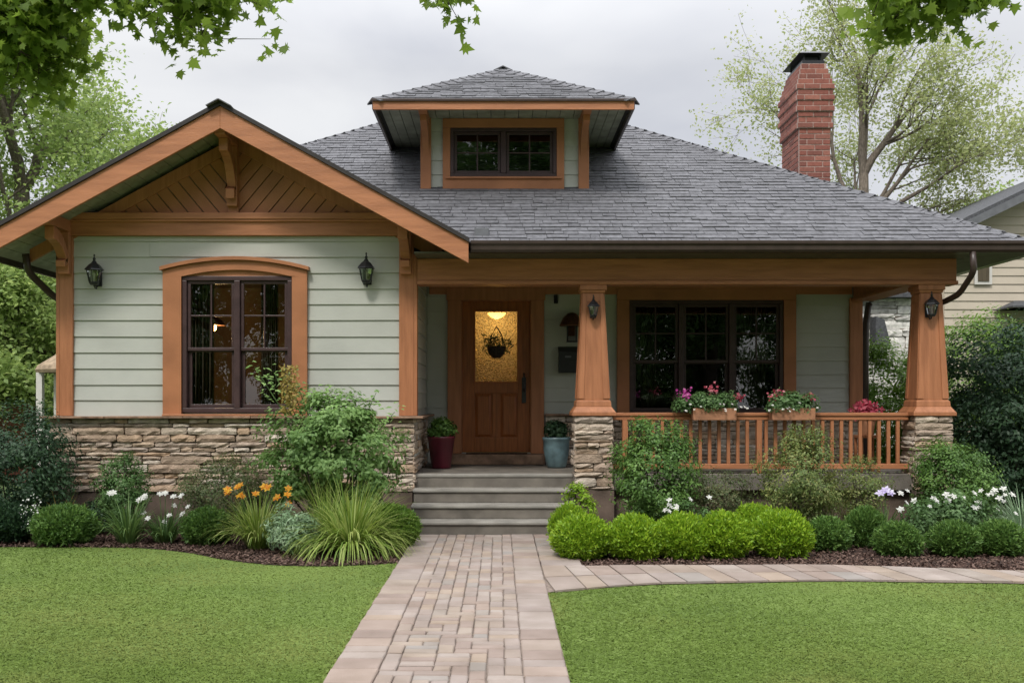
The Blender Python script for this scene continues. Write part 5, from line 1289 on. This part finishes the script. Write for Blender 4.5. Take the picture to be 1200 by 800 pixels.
# trees behind the viewer, mirrored in the windows
for i, (x, y, h) in enumerate(((-9, -12, 13), (-3.5, -15, 19), (3.0, -12, 18), (8.5, -14, 12), (14, -10, 9), (-15, -9, 9))):
    tree('street_tree', (x, y, 0), ['street tree behind the viewer, left of the path axis', 'street tree behind the viewer, near the path axis', 'street tree behind the viewer, right of the path axis',
         'tall street tree behind the viewer, right of centre', 'street tree behind the viewer, far right', 'street tree behind the viewer, far left'][i], 400 + i, h * .33, .28, 8, h * .30, .75, M['darkbark'], M['leaf_mid'], .24, 9, (4, 4, 3), .38, .25, group='trees behind the viewer')

# ------------------------------------------------------------------ neighbours
NO = (wx(1200, 20), 20, 0)
nb = empty('neighbour_house', NO, 'beige clapboard house with grey roof behind the hedge on the right', 'house')
mb = MB(); x0, x1 = wx(1100, 20), 15.5; ea = 4.50; ap = (12.0, 6.25)
mb.ext([(x0, 20, 0), (x1, 20, 0), (x1, 20, ea), (ap[0], 20, ap[1]), (x0, 20, ea)], (0, 8, 0))
z = .3
while z < 6.2:
    e = z + .16; xa = x0 if z < ea else x0 + (z - ea) / (ap[1] - ea) * (ap[0] - x0); xb = x1 if z < ea else x1 - (z - ea) / (ap[1] - ea) * (x1 - ap[0])
    mb.hexa([(xa + .1, 19.999, z), (xb - .1, 19.999, z), (xb - .1, 19.97, z), (xa + .1, 19.97, z), (xa + .1, 19.999, e), (xb - .1, 19.999, e), (xb - .1, 19.99, e), (xa + .1, 19.99, e)]); z = e
mb.build('wall', M['beige'], nb, NO)
mb = MB(); sl3 = (ap[1] - ea) / (ap[0] - x0)
for (xe, sg) in ((x0 - .45, 1), (x1 + .45, -1)):
    ze = ea - sl3 * .45 + .05
    mb.ext([(xe, 19.5, ze), (ap[0], 19.5, ap[1] + .05), (ap[0], 19.5, ap[1] + .2), (xe, 19.5, ze + .15)], (0, 9, 0))
mb.build('roof', M['greyroof'], nb, NO)
mb = MB(); mb.ext([(x0 - .47, 19.47, ea - sl3 * .47 - .02), (ap[0], 19.47, ap[1] - .02), (ap[0], 19.47, ap[1] + .13), (x0 - .47, 19.47, ea - sl3 * .47 + .13)], (0, .029, 0)); mb.build('rake_board', M['flash'], nb, NO)
mb = MB(); a, b, c_, d2 = wx(1144, 20), wx(1157, 20), wz(330, 20), wz(308, 20); mb.box(a - .06, b + .06, 19.93, 19.965, c_ - .06, d2 + .06); w_o = mb.build('window', M['white'], nb, NO)
mb = MB(); mb.box(a, b, 19.915, 19.929, c_, d2); mb.build('pane', M['curtain'], w_o, NO)
mb = MB(); a = wx(1187, 19.4); mb.box(a, a + 1.4, 19.35, 19.97, wz(362, 19.6), wz(360, 19.6)); mb.hexa([(a - .1, 19.2, wz(362, 19.6)), (a + 1.5, 19.2, wz(362, 19.6)), (a + 1.5, 19.96, wz(362, 19.6)), (a - .1, 19.96, wz(362, 19.6)), (a - .1, 19.2, wz(360, 19.6)), (a + 1.5, 19.2, wz(360, 19.6)), (a + 1.3, 19.96, wz(350, 19.6)), (a + .3, 19.96, wz(350, 19.6))]); mb.build('awning', M['greyroof'], nb, NO)
# stone outbuilding seen between the porch corner posts
GO = (6.6, 18.6, 0); g = empty('stone_shed', GO, 'pale rubble stone shed with grey roof glimpsed between the porch corner posts', 'shed')
M['pale'] = mat('pale_rubble', (0.62, 0.60, 0.56), 0.9, 0.2, 12, 0.6, 40, island=.35)
mb = MB(); mb.box(5.95, 7.3, 18.6, 21, 0, 3.25); mb.build('wall', M['mortar'], g, GO); mb = MB(); stones(mb, fmap(18.6), 5.95, 7.3, .1, 3.25, 77, .03, (.10, .22)); mb.build('stone_facing', M['pale'], g, GO)
mb = MB(); mb.hexa([(5.8, 18.35, 3.251), (7.42, 18.35, 3.251), (7.42, 21.2, 3.251), (5.8, 21.2, 3.251), (5.8, 18.35, 3.33), (7.42, 18.35, 3.33), (7.0, 20.6, 3.9), (6.2, 20.6, 3.9)]); mb.build('roof', M['greyroof'], g, GO)
mb = MB(); mb.ext([(wx(1024, 18.3), 18.2, 2.42), (wx(1042, 18.3), 18.2, 2.38), (wx(1034, 18.3), 18.2, 2.85), (wx(1024, 18.3), 18.2, 2.9)], (0, .3, 0)); mb.build('awning', M['greyroof'], g, GO)

# left garden: gazebo, brick wall
GZO = (wx(90, 17.5), 17.5, 0); gz_ = empty('garden_gazebo', GZO, 'small garden gazebo with straw coloured roof and white posts by the left wall', 'gazebo')
mb = MB(); mb.lathe([(.62, 1.90), (.64, 1.95), (.60, 2.02), (.3, 2.22), (.03, 2.36)], 16); mb.build('roof', M['straw'], gz_)
for (sx, sy) in ((-1, -1), (1, -1), (-1, 1), (1, 1)):
    mb = MB(); mb.box(sx * .46 - .05, sx * .46 + .05, sy * .34 - .05, sy * .34 + .05, 0, 1.899); mb.box(sx * .46 - .07, sx * .46 + .07, sy * .34 - .07, sy * .34 + .07, 0, .12); mb.build('post', M['white'], gz_, bevel=.005)
mb = MB(); mb.box(-.4, .4, -.36, -.32, .85, .90); mb.box(-.4, .4, -.36, -.32, .3, .34)
for k in range(-1, 8): mb.box(-.26 + k * .083, -.24 + k * .083, -.35, -.33, .341, .849)
mb.build('balustrade', M['white'], gz_)
mb = MB(); mb.box(wx(-40, 18.5), wx(36, 18.5), 18.5, 18.7, 0, wz(478, 18.5)); mb.box(wx(-42, 18.5), wx(38, 18.5), 18.47, 18.73, wz(478, 18.5) + .001, wz(475, 18.5) + .02)
tag(mb.build('garden_wall', M['redwall'], bevel=.01), 'low red brick garden wall behind the gazebo at the left edge', 'wall')

# ------------------------------------------------------------------ turf blades and mulch chips
def turf(n, seed, region):
    rng = np.random.default_rng(seed); D = 1 / rng.uniform(1 / 10.6, 1 / 4.3, n) ; X = rng.uniform(-.62, .62, n) * D + .02 * D
    keep = region(X, D); X, D = X[keep], D[keep]; n = len(X)
    a = rng.uniform(0, 2 * math.pi, n); h = rng.uniform(.004, .009, n) * np.where(rng.random(n) < .04, 1.8, 1) * (1 + .25 * np.sin(X * 1.7 + D * .9)); wdt = .0016 + .0004 * D * rng.uniform(.6, 1.4, n)
    lean = rng.normal(size=(n, 2)) * 2.4
    V = np.zeros((n, 3, 3)); cx, cy = np.cos(a) * wdt, np.sin(a) * wdt
    V[:, 0, 0] = X - cx; V[:, 0, 1] = D - cy; V[:, 1, 0] = X + cx; V[:, 1, 1] = D + cy; V[:, 2, 0] = X + lean[:, 0] * h; V[:, 2, 1] = D + lean[:, 1] * h; V[:, 2, 2] = h
    rn = .5 + .22 * np.sin(X * 1.3 + 2 * np.sin(D * .8)) * np.cos(D * 1.1 + X * .4) + .10 * np.sin(X * 4.1 + D * 3.3) * np.sin(D * 5.2 - X * 2.2) + rng.normal(size=n) * .05
    ed = np.abs(np.where(X < 0, PX0 - X, X - PX1)); h *= 1 + 1.6 * np.exp(-ed / .03) * rng.random(n); V[:, 2, 2] = h
    rn += .55 * np.exp(-ed / .035) * rng.random(n)
    rn += .45 * np.clip(np.sin(X * 2.3 + 1.0) * np.sin(D * 1.9 + X * .7) - .55, 0, 1)
    o = soup('grass', V, 3, M['turf'], rn); tag(o, kind='stuff'); return o
j = .0
turf(420000, 1, lambda X, D: (X < PX0 + .01 * np.sin(D * 9) + .012 * np.sin(D * 31)) & (D < left_edge(X)))
turf(420000, 2, lambda X, D: (X > PX1 - .01 * np.sin(D * 8) - .012 * np.sin(D * 27)) & (D < walk_near(X) + .008 * np.sin(X * 17)))
def chips(n, seed, x0, x1, lo, hi):
    rng = np.random.default_rng(seed); X = rng.uniform(x0, x1, n); t = rng.random(n) ** 1.3; D = lo(X) + (hi - lo(X)) * t
    P = np.stack([X, D, rng.uniform(.006, .024, n)], 1); Nn = rng.normal(size=(n, 3)) * .45 + np.array([0, 0, 1])
    tag(soup('mulch', quads(P, Nn, .038, .38, rng, .1), 4, M['chips'], rng.random(n)), kind='stuff')
chips(26000, 3, -6.8, PX0, left_edge, 11.9); chips(26000, 4, PX1 + .36, 6.5, walk_far, 12.0)
